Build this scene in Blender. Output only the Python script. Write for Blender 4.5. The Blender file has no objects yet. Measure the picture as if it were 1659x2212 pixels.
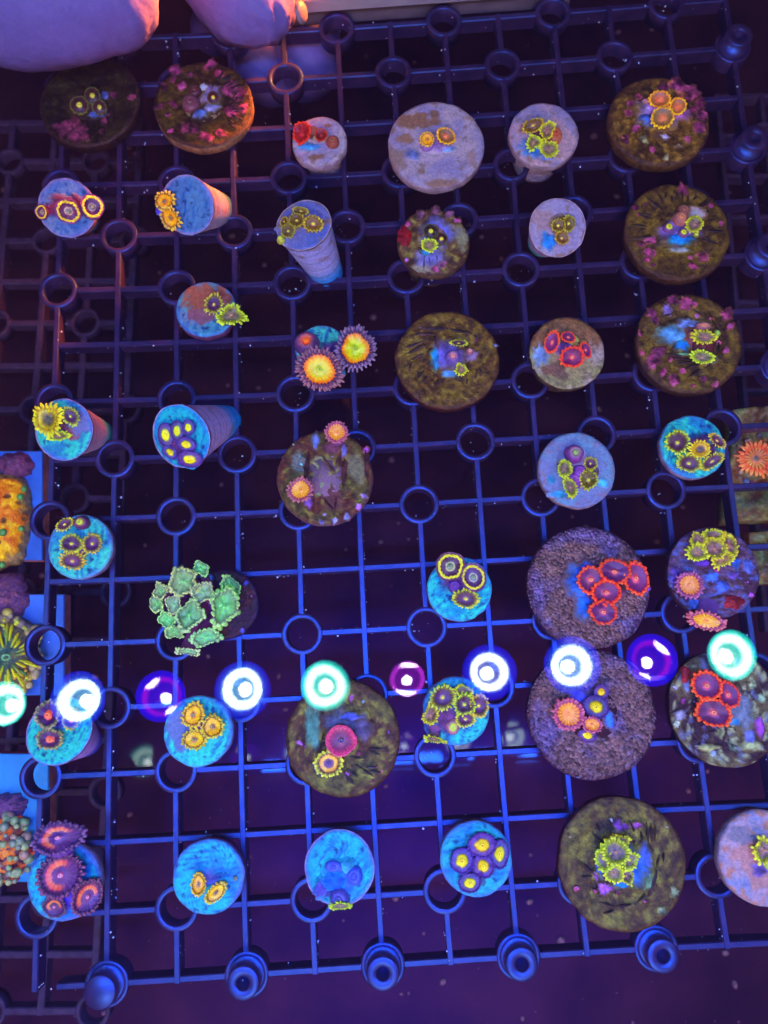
import bpy, math, random
from mathutils import Vector, Matrix, noise
random.seed(7)
S = bpy.context.scene
COL = S.collection
PI = math.pi

# ------------------------------------------------------------------ camera
F = 1650.0                                   # focal length in units of a 1659 x 2212 picture
CAM = Vector((-0.0129003, -0.0660264, 0.2451815))
ROT = Matrix(((0.99864048, 0.05200602, -0.00354494), (-0.05183097, 0.98344249, -0.17365025), (-0.00554461, 0.17359791, 0.98480101)))
cd = bpy.data.cameras.new("camera"); co = bpy.data.objects.new("camera", cd); COL.objects.link(co)
m4 = ROT.to_4x4(); m4.translation = CAM; co.matrix_world = m4
cd.sensor_fit = 'VERTICAL'; cd.sensor_height = 36; cd.lens = 36 * F / 2212
cd.clip_start = 0.01; cd.clip_end = 20
cd.dof.use_dof = True; cd.dof.focus_distance = 0.237; cd.dof.aperture_fstop = 12
S.camera = co

# ------------------------------------------------------------------ world, lamps, exposure
W = bpy.data.worlds.new("World"); S.world = W; W.use_nodes = True
bg = W.node_tree.nodes["Background"]; bg.inputs[0].default_value = (0.34, 0.14, 0.60, 1); bg.inputs[1].default_value = 0.055
def area(name, loc, target, sx, sy, color, power):
    l = bpy.data.lights.new(name, 'AREA'); l.shape = 'RECTANGLE'; l.size = sx; l.size_y = sy; l.color = color; l.energy = power
    o = bpy.data.objects.new(name, l); COL.objects.link(o); o.location = loc
    o.rotation_euler = (Vector(target) - Vector(loc)).to_track_quat('-Z', 'Y').to_euler(); return o
KEY = area("aquarium_light", (-0.05, -0.62, 0.62), (0, 0.02, 0), 0.34, 0.16, (0.41, 0.38, 0.60), 6.2)
BLUE = area("blue_aquarium_light", (-0.02, -0.105, 0.395), (-0.02, -0.09, 0), 0.34, 0.014, (0.010, 0.12, 1.0), 5.0)
WARM = area("room_light", (0.046, 0.250, 0.058), (-0.040, 0.172, 0.030), 0.04, 0.03, (1.0, 0.26, 0.04), 0.21); WARM.data.spread = math.radians(32)
S.view_settings.view_transform = 'Standard'; S.view_settings.look = 'None'
S.view_settings.exposure = 0.0; S.view_settings.gamma = 1.0
S.cycles.use_denoising = True; S.cycles.use_adaptive_sampling = True; S.cycles.adaptive_threshold = 0.025
S.cycles.max_bounces = 6; S.cycles.diffuse_bounces = 3; S.cycles.glossy_bounces = 3; S.cycles.transparent_max_bounces = 8
S.cycles.caustics_reflective = False; S.cycles.caustics_refractive = False
S.cycles.sample_clamp_indirect = 4.0

# ------------------------------------------------------------------ pixels to places
def ray(x, y): return ROT @ Vector(((x - 829.5) / F, -(y - 1106) / F, -1.0))
def at(x, y, z):
    d = ray(x, y); return CAM + d * ((z - CAM.z) / d.z)
def on_plane(x, y, p, n):
    d = ray(x, y); return CAM + d * ((p - CAM).dot(n) / d.dot(n))
def scale_at(p): return -((ROT.transposed() @ (p - CAM)).z) / F      # metres per picture unit
XO = {'L': 0.0, 'M': 532.3, 'R': 1095.4}
YO = [0.0, 344.5, 751.5, 1158.6, 1471.8, 1773.7]
Z = 0.33977
def reg(r, x, y): return XO[r[0]] + x * Z, YO[int(r[1])] + y * Z

# ------------------------------------------------------------------ colour
LREF = (0.38, 0.48, 1.12)
def lin1(c):
    c /= 255.0
    return c / 12.92 if c <= 0.04045 else ((c + 0.055) / 1.055) ** 2.4
def alb(c, k=1.0):
    """the pigment that shows as sRGB colour c under the lamps"""
    return tuple(min(0.92, k * lin1(v) / l) for v, l in zip(c, LREF))
def fluo(c, k=0.8):
    """what a fluorescing tissue gives off beyond what its pigment can reflect"""
    a = alb(c); return tuple(max(0.0, lin1(v) - p * l) * k for v, p, l in zip(c, a, LREF))
def mix(a, b, t): return tuple(x + (y - x) * t for x, y in zip(a, b))
def sm(a, b, x):
    t = max(0.0, min(1.0, (x - a) / (b - a))); return t * t * (3 - 2 * t)
def N(x, y, z, o=3): return noise.fractal(Vector((x, y, z)), 1.0, 2.0, o)

# ------------------------------------------------------------------ materials
def nodes(name):
    m = bpy.data.materials.new(name); m.use_nodes = True; nt = m.node_tree
    return m, nt, nt.nodes["Principled BSDF"]
def coral_mat(name, rough, nscale, namt, bscale, bdist, fl=1.0, kind='noise', spec=0.5):
    m, nt, b = nodes(name); L = nt.links
    tc = nt.nodes.new('ShaderNodeTexCoord'); oi = nt.nodes.new('ShaderNodeObjectInfo')
    ad = nt.nodes.new('ShaderNodeVectorMath'); ad.operation = 'ADD'
    geo = nt.nodes.new('ShaderNodeNewGeometry')
    L.new(geo.outputs['Position'], ad.inputs[0]); L.new(oi.outputs['Random'], ad.inputs[1])
    ca = nt.nodes.new('ShaderNodeAttribute'); ca.attribute_name = 'Col'
    ea = nt.nodes.new('ShaderNodeAttribute'); ea.attribute_name = 'Emi'
    n1 = nt.nodes.new('ShaderNodeTexNoise'); n1.inputs['Scale'].default_value = nscale; n1.inputs['Detail'].default_value = 6; n1.inputs['Roughness'].default_value = 0.65
    L.new(ad.outputs[0], n1.inputs['Vector'])
    mr = nt.nodes.new('ShaderNodeMapRange'); mr.inputs[1].default_value = 0.28; mr.inputs[2].default_value = 0.72
    mr.inputs[3].default_value = 1 - namt; mr.inputs[4].default_value = 1 + namt * 0.6
    L.new(n1.outputs['Fac'], mr.inputs[0])
    vm = nt.nodes.new('ShaderNodeVectorMath'); vm.operation = 'SCALE'
    L.new(ca.outputs['Color'], vm.inputs[0]); L.new(mr.outputs[0], vm.inputs['Scale'])
    L.new(vm.outputs[0], b.inputs['Base Color'])
    if fl > 0:
        L.new(ea.outputs['Color'], b.inputs['Emission Color']); b.inputs['Emission Strength'].default_value = fl
    if kind == 'vor':  # random bright cells: sparkle of the grain painted into the base colour
        sp = nt.nodes.new('ShaderNodeTexVoronoi'); sp.inputs['Scale'].default_value = bscale; L.new(ad.outputs[0], sp.inputs['Vector'])
        s2 = nt.nodes.new('ShaderNodeSeparateColor'); L.new(sp.outputs['Color'], s2.inputs[0])
        m2 = nt.nodes.new('ShaderNodeMapRange'); m2.inputs[3].default_value = .45; m2.inputs[4].default_value = 1.7; L.new(s2.outputs[0], m2.inputs[0])
        m3 = nt.nodes.new('ShaderNodeMath'); m3.operation = 'MULTIPLY'; L.new(m2.outputs[0], m3.inputs[0]); L.new(mr.outputs[0], m3.inputs[1]); L.new(m3.outputs[0], vm.inputs['Scale'])
    if kind == 'noise':
        n2 = nt.nodes.new('ShaderNodeTexNoise'); n2.inputs['Detail'].default_value = 4; out = n2.outputs['Fac']
    else:
        n2 = nt.nodes.new('ShaderNodeTexVoronoi'); out = n2.outputs['Distance']
    n2.inputs['Scale'].default_value = bscale; L.new(ad.outputs[0], n2.inputs['Vector'])
    bu = nt.nodes.new('ShaderNodeBump'); bu.inputs['Strength'].default_value = 1.0; bu.inputs['Distance'].default_value = bdist
    if kind != 'noise': bu.invert = True
    L.new(out, bu.inputs['Height']); L.new(bu.outputs[0], b.inputs['Normal'])
    b.inputs['Roughness'].default_value = rough; b.inputs['Specular IOR Level'].default_value = spec
    return m
M_CER = coral_mat('glazed_ceramic', 0.6, 900, 0.34, 1500, 0.0003, 0.0, 'noise', 0.25)
M_ALG = coral_mat('algae_crust', 0.5, 700, 0.6, 1300, 0.0005, 1.0, 'noise', 0.28)
M_GRA = coral_mat('grainy_crust', 0.28, 500, 0.45, 1100, 0.0007, 0.0, 'vor', 0.6)
M_TIS = coral_mat('polyp_tissue', 0.38, 1100, 0.25, 1600, 0.00010, 1.0, 'noise', 0.4)
M_SKIN = coral_mat('hand_skin', 0.55, 260, 0.16, 520, 0.00028, 0.0, 'noise', 0.3)

def plain(name, col, rough=0.5, spec=0.5, nscale=300, namt=0.3, bdist=0.0002):
    m, nt, b = nodes(name); L = nt.links
    g = nt.nodes.new('ShaderNodeNewGeometry'); n = nt.nodes.new('ShaderNodeTexNoise')
    n.inputs['Scale'].default_value = nscale; n.inputs['Detail'].default_value = 6; L.new(g.outputs['Position'], n.inputs['Vector'])
    mr = nt.nodes.new('ShaderNodeMapRange'); mr.inputs[1].default_value = .3; mr.inputs[2].default_value = .7; mr.inputs[3].default_value = 1 - namt; mr.inputs[4].default_value = 1 + namt
    L.new(n.outputs['Fac'], mr.inputs[0])
    v = nt.nodes.new('ShaderNodeVectorMath'); v.operation = 'SCALE'; v.inputs[0].default_value = col; L.new(mr.outputs[0], v.inputs['Scale'])
    L.new(v.outputs[0], b.inputs['Base Color'])
    bu = nt.nodes.new('ShaderNodeBump'); bu.inputs['Distance'].default_value = bdist; bu.inputs['Strength'].default_value = 1; L.new(n.outputs['Fac'], bu.inputs['Height']); L.new(bu.outputs[0], b.inputs['Normal'])
    b.inputs['Roughness'].default_value = rough; b.inputs['Specular IOR Level'].default_value = spec
    return m
M_RACK = plain('rack_plastic', (0.060, 0.018, 0.040), 0.43, 0.9, 210, 0.42, 0.00016)
M_RACK.node_tree.nodes['Principled BSDF'].inputs['Specular Tint'].default_value = (0.08, 0.32, 1.0, 1); M_RACK.node_tree.nodes['Principled BSDF'].inputs['IOR'].default_value = 1.95
M_RACK2 = plain('lower_rack_plastic', (0.075, 0.03, 0.055), 0.6, 0.3, 300, 0.35)
M_FLOOR = plain('tank_bottom', (0.085, 0.016, 0.014), 0.40, 0.4, 28, 0.5, 0.0004)
_b = M_FLOOR.node_tree.nodes['Principled BSDF']; _b.inputs['Specular Tint'].default_value = (0.10, 0.03, 1.0, 1); _b.inputs['Coat Tint'].default_value = (.1, .3, 1, 1); _b.inputs['Coat Weight'].default_value = 0.17; _b.inputs['Coat Roughness'].default_value = 0.035
M_DEB = plain('detritus', (0.40, 0.16, 0.14), 0.8, 0.3, 800, 0.5)
M_BUB = plain('micro_bubble', (0.8, 0.8, 0.9), 0.15, 1.0, 800, 0.05)
M_RIM = plain('rim_plastic', (0.50, 0.36, 0.30), 0.45, 0.4, 60, 0.15)
M_TILE = plain('frag_tile', alb((40, 110, 235)), 0.5, 0.4, 120, 0.2)

# ------------------------------------------------------------------ mesh building
class MB:
    def __init__(s): s.v = []; s.f = []; s.c = []; s.e = []; s.flat = False
    def vert(s, p, c, e=(0, 0, 0)):
        s.v.append(tuple(p)); s.c.append(c); s.e.append(e); return len(s.v) - 1
    def loft(s, rings, closed=True, cap0=False, cap1=False):
        """rings: lists of (point, albedo, glow), all of one length"""
        ids = [[s.vert(*q) for q in r] for r in rings]
        n = len(ids[0])
        for a, b in zip(ids, ids[1:]):
            for k in range(n if closed else n - 1):
                k2 = (k + 1) % n; s.f.append((a[k], a[k2], b[k2], b[k]))
        if cap0: s.f.append(tuple(reversed(ids[0])))
        if cap1: s.f.append(tuple(ids[-1]))
        return ids
    def build(s, name, mat, parent=None, inv=None):
        me = bpy.data.meshes.new(name); me.from_pydata(s.v, [], s.f)
        for an, data in (('Col', s.c), ('Emi', s.e)):
            a = me.attributes.new(an, 'FLOAT_COLOR', 'POINT')
            a.data.foreach_set('color', [x for c in data for x in (c[0], c[1], c[2], 1.0)])
        if not s.flat: me.polygons.foreach_set('use_smooth', [True] * len(me.polygons))
        me.materials.append(mat); me.update()
        o = bpy.data.objects.new(name, me); COL.objects.link(o)
        if parent is not None: hang(o, parent)
        return o
def hang(o, parent):
    """parent a part whose mesh is in world coordinates"""
    o.parent = parent
    o.matrix_parent_inverse = Matrix.Translation(-parent.location) if parent.type == 'EMPTY' else Matrix.Identity(4)
def empty(name, loc, label, cat, group=None):
    o = bpy.data.objects.new(name, None); COL.objects.link(o); o.location = loc; o.empty_display_size = 0.005
    o['label'] = label; o['category'] = cat
    if group: o['group'] = group
    return o
def frame(n):
    n = n.normalized(); u = Vector((1, 0, 0)); u = (u - n * u.dot(n)).normalized(); return u, n.cross(u), n

def lathe(mb, P, n, prof, seg=32, rad=None, colf=None, cap0=False, cap1=False):
    """prof: (radius, height, albedo, glow)"""
    u, v, n = frame(n); rings = []
    for r, h, c, e in prof:
        R = []
        for k in range(seg):
            t = 2 * PI * k / seg; q = r * (rad(t) if rad else 1)
            p = P + u * (q * math.cos(t)) + v * (q * math.sin(t)) + n * h
            cc = colf(p, c) if colf else c
            R.append((p, cc, e))
        rings.append(R)
    mb.loft(rings, True, cap0, cap1)

# ------------------------------------------------------------------ setting
mb = MB(); g = 40; FZ = -0.15
rows = []
for j in range(g + 1):
    rows.append([(Vector((-0.8 + 1.6 * i / g, -0.8 + 1.6 * j / g, FZ - 0.085 * (-0.8 + 1.6 * j / g))), (0, 0, 0), (0, 0, 0)) for i in range(g + 1)])
mb.loft(rows, False)
o = mb.build('tank_floor', M_FLOOR); o['kind'] = 'structure'

mb = MB(); rnd = random.Random(3)
def lump(mb, p, r, c, rnd, e=(0, 0, 0), sq=0.7, seg=6):
    ang = rnd.random() * 6; st = 0.6 + rnd.random() * .8; rings = []
    for k in range(1, 5):
        ph = PI * k / 5; R = []
        for q in range(seg):
            t = 2 * PI * q / seg; rr = r * (0.75 + rnd.random() * .5) * math.sin(ph)
            x, y = rr * math.cos(t) * st, rr * math.sin(t)
            R.append((p + Vector((x * math.cos(ang) - y * math.sin(ang), x * math.sin(ang) + y * math.cos(ang), -r * sq * math.cos(ph))), c, e))
        rings.append(R)
    mb.loft(rings, True, True, True)
for k in range(1900):
    cl = rnd.random(); x = rnd.uniform(-.28, .28); y = rnd.uniform(-.4, .32)
    if N(x * 14, y * 14, 9) < -0.05 and cl < .8: continue
    lump(mb, Vector((x, y, FZ - .085 * y + .0002)), 0.00022 + 0.0017 * rnd.random() ** 7, (1, 1, 1), rnd)
o = mb.build('debris', M_DEB); o['kind'] = 'stuff'

# the rail of the tank behind the rack
def prism(mb, a, b, wid, prof, c=(0, 0, 0)):
    """a bar from a to b; prof: (sideways in half widths, height)"""
    d = (b - a); d.z = 0; d.normalize(); s = Vector((-d.y, d.x, 0))
    mb.loft([[(p + s * (x * wid) + Vector((0, 0, z)), c, (0, 0, 0)) for x, z in prof] for p in (a, b)], True, True, True)
rim = empty('tank_rim', at(900, -20, 0.0), 'pale plastic tank rim lit orange behind the top edge of the rack', 'tank rim')
mb = MB(); prism(mb, at(540, -24, .006), at(1230, -74, .006), .0078, [(-1, -.004), (1, -.004), (1, .001), (.7, .002), (-.7, .002), (-1, .001)]); mb.flat = True
mb.build('rail', M_RIM, rim)
mb = MB(); prism(mb, at(540, 34, -.004), at(1230, -14, -.004), .0030, [(-1, -.003), (1, -.003), (1, 0), (.6, .001), (-.6, .001)]); mb.flat = True
mb.build('ledge', plain('ledge_plastic', (0.16, 0.09, 0.08), .5, .4, 90, .3), rim)

# ------------------------------------------------------------------ the racks
WARP = [(-0.000351, -0.000683), (0.118535, 0.000596), (-0.000502, -0.160034), (0.001641, 0.000827), (0.001036, -0.000485), (0.000531, 0.000944), (0.003727, -0.00094), (-0.000336, -0.001616), (0.000894, 0.001266), (0.000988, 0.001393)]
def node(i, j):
    u = (i - 5) / 6; v = (j - 5) / 8; t = (1, u, v, u * u, u * v, v * v, u ** 3, u * u * v, u * v * v, v ** 3)
    return Vector((sum(a * w[0] for a, w in zip(t, WARP)), sum(a * w[1] for a, w in zip(t, WARP)), 0))
RO, RI, DEP, BW = 0.0066, 0.0049, 0.0062, 0.00098
def ring_mesh(P, ro=RO, ri=RI, dep=DEP):
    mb = MB(); k = (0, 0, 0); b = .00025
    lathe(mb, P, Vector((0, 0, 1)), [(ri, -dep, k, k), (ri, -b, k, k), (ri + b, 0, k, k), (ro - b, 0, k, k), (ro, -b, k, k), (ro - .0003, -dep, k, k), (ri, -dep, k, k)], 36)
    return mb
def peg_mesh(P, solid):
    mb = MB(); k = (0, 0, 0); h = .0056; hr = .0 if solid else .0019
    pr = [(RO - .0004, -DEP, k, k), (RO, -.0003, k, k), (RO - .0003, 0, k, k), (.0052, 0.0, k, k), (.0050, -.0006, k, k), (.0047, h - .0003, k, k), (.0044, h, k, k)]
    pr += [(.0001, h, k, k)] if solid else [(hr + .0002, h, k, k), (hr, h - .0003, k, k), (hr * .8, -.004, k, k), (.0001, -.004, k, k)]
    lathe(mb, P, Vector((0, 0, 1)), pr, 32); return mb
def build_rack(nodef, i0, i1, j0, j1, kindf, root, mat, z=0.0, skip=lambda *a: False, bw=BW):
    rad = {'ring': RO - .0003, 'peg': RO - .0003, 'solid': RO - .0003, None: 0.0}
    up = Vector((0, 0, z))
    for i in range(i0, i1 + 1):
        for j in range(j0, j1 + 1):
            kd = kindf(i, j)
            if kd == 'ring': ring_mesh(nodef(i, j) + up).build('ring', mat, root)
            elif kd: peg_mesh(nodef(i, j) + up, kd == 'solid').build('peg', mat, root)
    for vert in (True, False):
        A = range(i0, i1 + 1) if vert else range(j0, j1 + 1)
        B0, B1 = (j0, j1) if vert else (i0, i1)
        for a in A:
            stops = [b for b in range(B0, B1 + 1) if kindf(*((a, b) if vert else (b, a)))]
            ends = sorted(set([B0, B1] + stops))
            for b0, b1 in zip(ends, ends[1:]):
                if skip(vert, a, b0, b1): continue
                pts = []
                n = (b1 - b0) * 2
                for q in range(n + 1):
                    b = b0 + (b1 - b0) * q / n; pts.append(nodef(*((a, b) if vert else (b, a))) + up)
                r0 = rad[kindf(*((a, b0) if vert else (b0, a)))]; r1 = rad[kindf(*((a, b1) if vert else (b1, a)))]
                d0 = (pts[1] - pts[0]).normalized(); d1 = (pts[-2] - pts[-1]).normalized()
                pts[0] = pts[0] + d0 * r0; pts[-1] = pts[-1] + d1 * r1
                if not vert and a == 13 and b0 == -1: pts[0] = pts[0] + d0 * .0065
                top = 0.0 if vert else -.00018
                if rad[None] == r0: pass
                prof = [(-.8, -DEP + (.0002 if vert else 0)), (.8, -DEP + (.0002 if vert else 0)), (1, -.0004 + top), (.7, top), (-.7, top), (-1, -.0004 + top)]
                mb = MB(); mb.flat = True; rings = []
                for q, p in enumerate(pts):
                    d = (pts[min(q + 1, n)] - pts[max(q - 1, 0)]); d.normalize(); s = Vector((-d.y, d.x, 0))
                    if vert and q in (0,) and r0 == 0: p = p - d * bw
                    if vert and q == n and r1 == 0: p = p + d * bw
                    rings.append([(p + s * (x * bw) + Vector((0, 0, zz)), (0, 0, 0), (0, 0, 0)) for x, zz in prof])
                mb.loft(rings, True, True, True)
                mb.build('bar', mat, root)
def rack_kind(i, j):
    if j == 13 and i % 2 == 0 and i < 11: return 'solid' if i == 0 else 'peg'
    if i == 11: return 'peg' if (j % 2 == 0 and j < 12) else None
    if j % 2 == 0 and i % 2 == 1: return 'ring'
    if j in (-3, 1, 5, 9) and i % 2 == 0: return 'ring'
    return None
rack = empty('frag_rack', node(5, 5), 'large blue-lit plastic grid rack with round holes, holding all the coral plugs', 'coral rack')
build_rack(node, -1, 11, -3, 13, rack_kind, rack, M_RACK)

def lower_node(x, y, z, ang):
    P0 = at(x, y, z); ca, sa = math.cos(ang), math.sin(ang)
    return lambda i, j: Vector((P0.x + .0197 * (i * ca + j * sa), P0.y + .0197 * (i * sa - j * ca), 0))
def low_kind(i, j): return 'ring' if (i + j // 2) % 2 == 0 and j % 2 == 0 else None
lr = empty('frag_rack', at(80, 900, -.07), 'dim second grid rack lying deeper below, showing past the rack edge beside the coral tiles', 'coral rack', 'dim racks deeper in the tank')
build_rack(lower_node(20, 347, -.07, -.045), -2, 3, -1, 18, low_kind, lr, M_RACK2, -.07, bw=.0014)
lr2 = empty('frag_rack', at(1640, 500, -.06), 'dim rust-lit grid rack deeper below, showing past the edge with the column of pegs', 'coral rack', 'dim racks deeper in the tank')
build_rack(lower_node(1655, 290, -.06, -.045), -1, 3, -1, 11, lambda i, j: ('peg' if (i, j) == (-1, 7) else 'ring' if (i + j) % 4 == 0 and i % 2 == 0 else None), lr2, M_RACK2, -.06)

# tiny bubbles that cling to the bars
mb = MB(); rnd = random.Random(5)
for k in range(2600):
    i = rnd.randint(-1, 11); j = rnd.randint(-3, 13); t = rnd.random(); cl = rnd.random()
    if rnd.random() < .45 + .4 * N(i * .6, j * .6, 4): continue
    if rnd.random() < .5:
        p = node(min(11, i + t), j); p += Vector((0, (BW + .0001) * rnd.choice((-1, -1, 1)), -rnd.random() * .0055))
    else:
        p = node(i, min(13, j + t)); p += Vector(((BW + .0001) * (1 if p.x < -.01 else -1), 0, -rnd.random() * .0055))
    if rnd.random() < .10: p.z = .0001; p += Vector((rnd.uniform(-1, 1) * .0006, rnd.uniform(-1, 1) * .0006, 0))
    lump(mb, p, .00012 + .00028 * rnd.random() ** 3, (1, 1, 1), rnd, sq=1, seg=5)
o = mb.build('micro_bubbles', M_BUB); o['kind'] = 'stuff'
# ------------------------------------------------------------------ polyps
K0 = (0, 0, 0)
# style: fringe root, fringe tip, disc stops [(t, colour)], mouth colour, mouth size, stalk, fringe length, tentacles, extras
ST = {
 'Y':  ((92, 78, 52), (208, 214, 66), [(0, (200, 190, 70)), (.22, (150, 130, 80)), (.34, (80, 40, 92)), (.8, (70, 32, 82)), (1, (110, 100, 50))], (228, 222, 80), .18, (90, 50, 112), .62, 32, {'w': .88}),
 'YS': ((150, 128, 16), (226, 218, 40), [(0, (110, 110, 100)), (.3, (70, 70, 75)), (.5, (110, 85, 40)), (.8, (190, 170, 20)), (1, (210, 200, 25))], (90, 90, 100), (.22), (95, 55, 115), .62, 38, {}),
 'YG': ((128, 138, 26), (212, 226, 56), [(0, (150, 110, 105)), (.35, (118, 92, 95)), (.7, (100, 88, 80)), (1, (170, 180, 40))], (175, 120, 110), .16, (100, 75, 110), .58, 28, {'frill': .10}),
 'YO': ((120, 92, 22), (226, 205, 70), [(0, (120, 110, 90)), (.3, (190, 120, 10)), (.45, (250, 180, 5)), (.85, (252, 170, 5)), (1, (150, 110, 20))], (125, 115, 95), .26, (90, 55, 105), .46, 30, {}),
 'YB': ((84, 70, 22), (186, 172, 46), [(0, (205, 205, 70)), (.25, (140, 120, 50)), (.4, (85, 55, 25)), (1, (110, 90, 20))], (225, 225, 70), .2, (150, 145, 66), .5, 28, {}),
 'OY': ((205, 140, 15), (248, 190, 30), [(0, (215, 115, 90)), (.3, (190, 105, 75)), (.6, (130, 95, 60)), (1, (120, 85, 40))], (225, 125, 95), .22, (120, 80, 110), .26, 30, {}),
 'R':  ((200, 45, 35), (250, 92, 50), [(0, (235, 120, 110)), (.22, (170, 62, 95)), (.4, (95, 36, 98)), (.86, (84, 34, 96)), (1, (150, 45, 60))], (240, 130, 115), .2, (130, 50, 90), .28, 32, {}),
 'RD': ((150, 35, 15), (205, 60, 20), [(0, (190, 60, 50)), (.4, (120, 25, 25)), (1, (130, 30, 15))], (170, 50, 50), .15, (110, 50, 40), .26, 30, {}),
 'P':  ((130, 60, 120), (190, 104, 150), [(0, (240, 150, 90)), (.3, (255, 150, 50)), (.75, (245, 130, 40)), (1, (190, 90, 90))], (245, 150, 90), .15, (105, 65, 165), .46, 36, {'lines': .24}),
 'BIG': ((58, 34, 88), (140, 100, 150), [(0, (170, 190, 90)), (.3, (190, 195, 10)), (.52, (215, 190, 5)), (.68, (255, 150, 0)), (.9, (245, 95, 5)), (1, (110, 50, 90))], (165, 195, 70), .16, (70, 50, 140), .56, 54, {'lines': .08}),
 'PY': ((62, 40, 135), (75, 55, 165), [(0, (250, 225, 10)), (.40, (252, 228, 10)), (.5, (110, 90, 70)), (.62, (62, 58, 150)), (.8, (88, 45, 130)), (1, (92, 46, 122))], (250, 215, 5), .24, (88, 44, 128), .12, 40, {'flat': 1}),
 'PR': ((215, 190, 60), (240, 225, 70), [(0, (130, 140, 150)), (.2, (90, 90, 110)), (.28, (190, 170, 150)), (.36, (75, 40, 95)), (.68, (68, 28, 78)), (.72, (88, 40, 100)), (1, (95, 45, 118))], (130, 150, 140), .14, (92, 45, 118), .14, 34, {'inner': .72}),
 'GY': ((95, 92, 70), (165, 165, 120), [(0, (255, 120, 80)), (.35, (255, 110, 70)), (.45, (60, 25, 80)), (.75, (75, 35, 90)), (1, (90, 80, 75))], (255, 120, 80), .3, (70, 45, 125), .42, 32, {}),
 'GR': ((100, 130, 98), (178, 212, 150), [(0, (118, 182, 120)), (.3, (104, 162, 118)), (.62, (112, 160, 112)), (.76, (112, 138, 108)), (.86, (120, 78, 126)), (1, (122, 60, 122))], (125, 225, 135), .12, (116, 54, 118), .30, 36, {'frill': .17, 'lines': .02, 'inner': .82, 'w': 1.35, 'sq': .13}),
 'DK': ((60, 55, 30), (90, 95, 40), [(0, (235, 225, 60)), (.25, (220, 210, 50)), (.38, (55, 25, 35)), (1, (60, 30, 40))], (240, 230, 90), .22, (70, 35, 55), .18, 26, {'flat': 1}),
 'PK': ((190, 65, 120), (205, 80, 150), [(0, (60, 50, 130)), (.2, (120, 70, 80)), (.4, (95, 40, 90)), (.7, (130, 45, 100)), (.85, (200, 70, 140)), (1, (185, 70, 150))], (80, 70, 150), .2, (150, 60, 140), .04, 40, {'lines': .10}),
 'OR': ((120, 115, 70), (215, 215, 90), [(0, (90, 60, 140)), (.4, (95, 55, 110)), (.5, (255, 165, 80)), (.72, (255, 150, 70)), (.8, (110, 60, 70)), (1, (80, 60, 80))], (85, 60, 150), .22, (80, 55, 100), .4, 34, {}),
 'GLOW': ((58, 32, 78), (118, 72, 122), [(0, (190, 110, 180)), (.2, (96, 46, 112)), (.42, (84, 38, 104)), (.50, (255, 120, 80)), (.68, (255, 84, 66)), (.76, (96, 38, 92)), (1, (64, 34, 88))], (225, 140, 190), .14, (85, 55, 170), .34, 44, {'lines': .16, 'arc': 1}),
 'OA': ((225, 110, 65), (250, 160, 110), [(0, (110, 110, 125)), (.2, (150, 110, 100)), (.35, (235, 120, 75)), (1, (240, 125, 75))], (115, 115, 130), .14, (140, 80, 70), .62, 44, {'lines': .4}),
}
def lerp_stops(st, t):
    for (a, ca), (b, cb) in zip(st, st[1:]):
        if t <= b: return mix(ca, cb, (t - a) / max(1e-6, b - a))
    return st[-1][1]
def jit(c, r, a=.12):
    k = 1 + r.uniform(-a, a); return tuple(min(255, v * k) for v in c)

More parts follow.
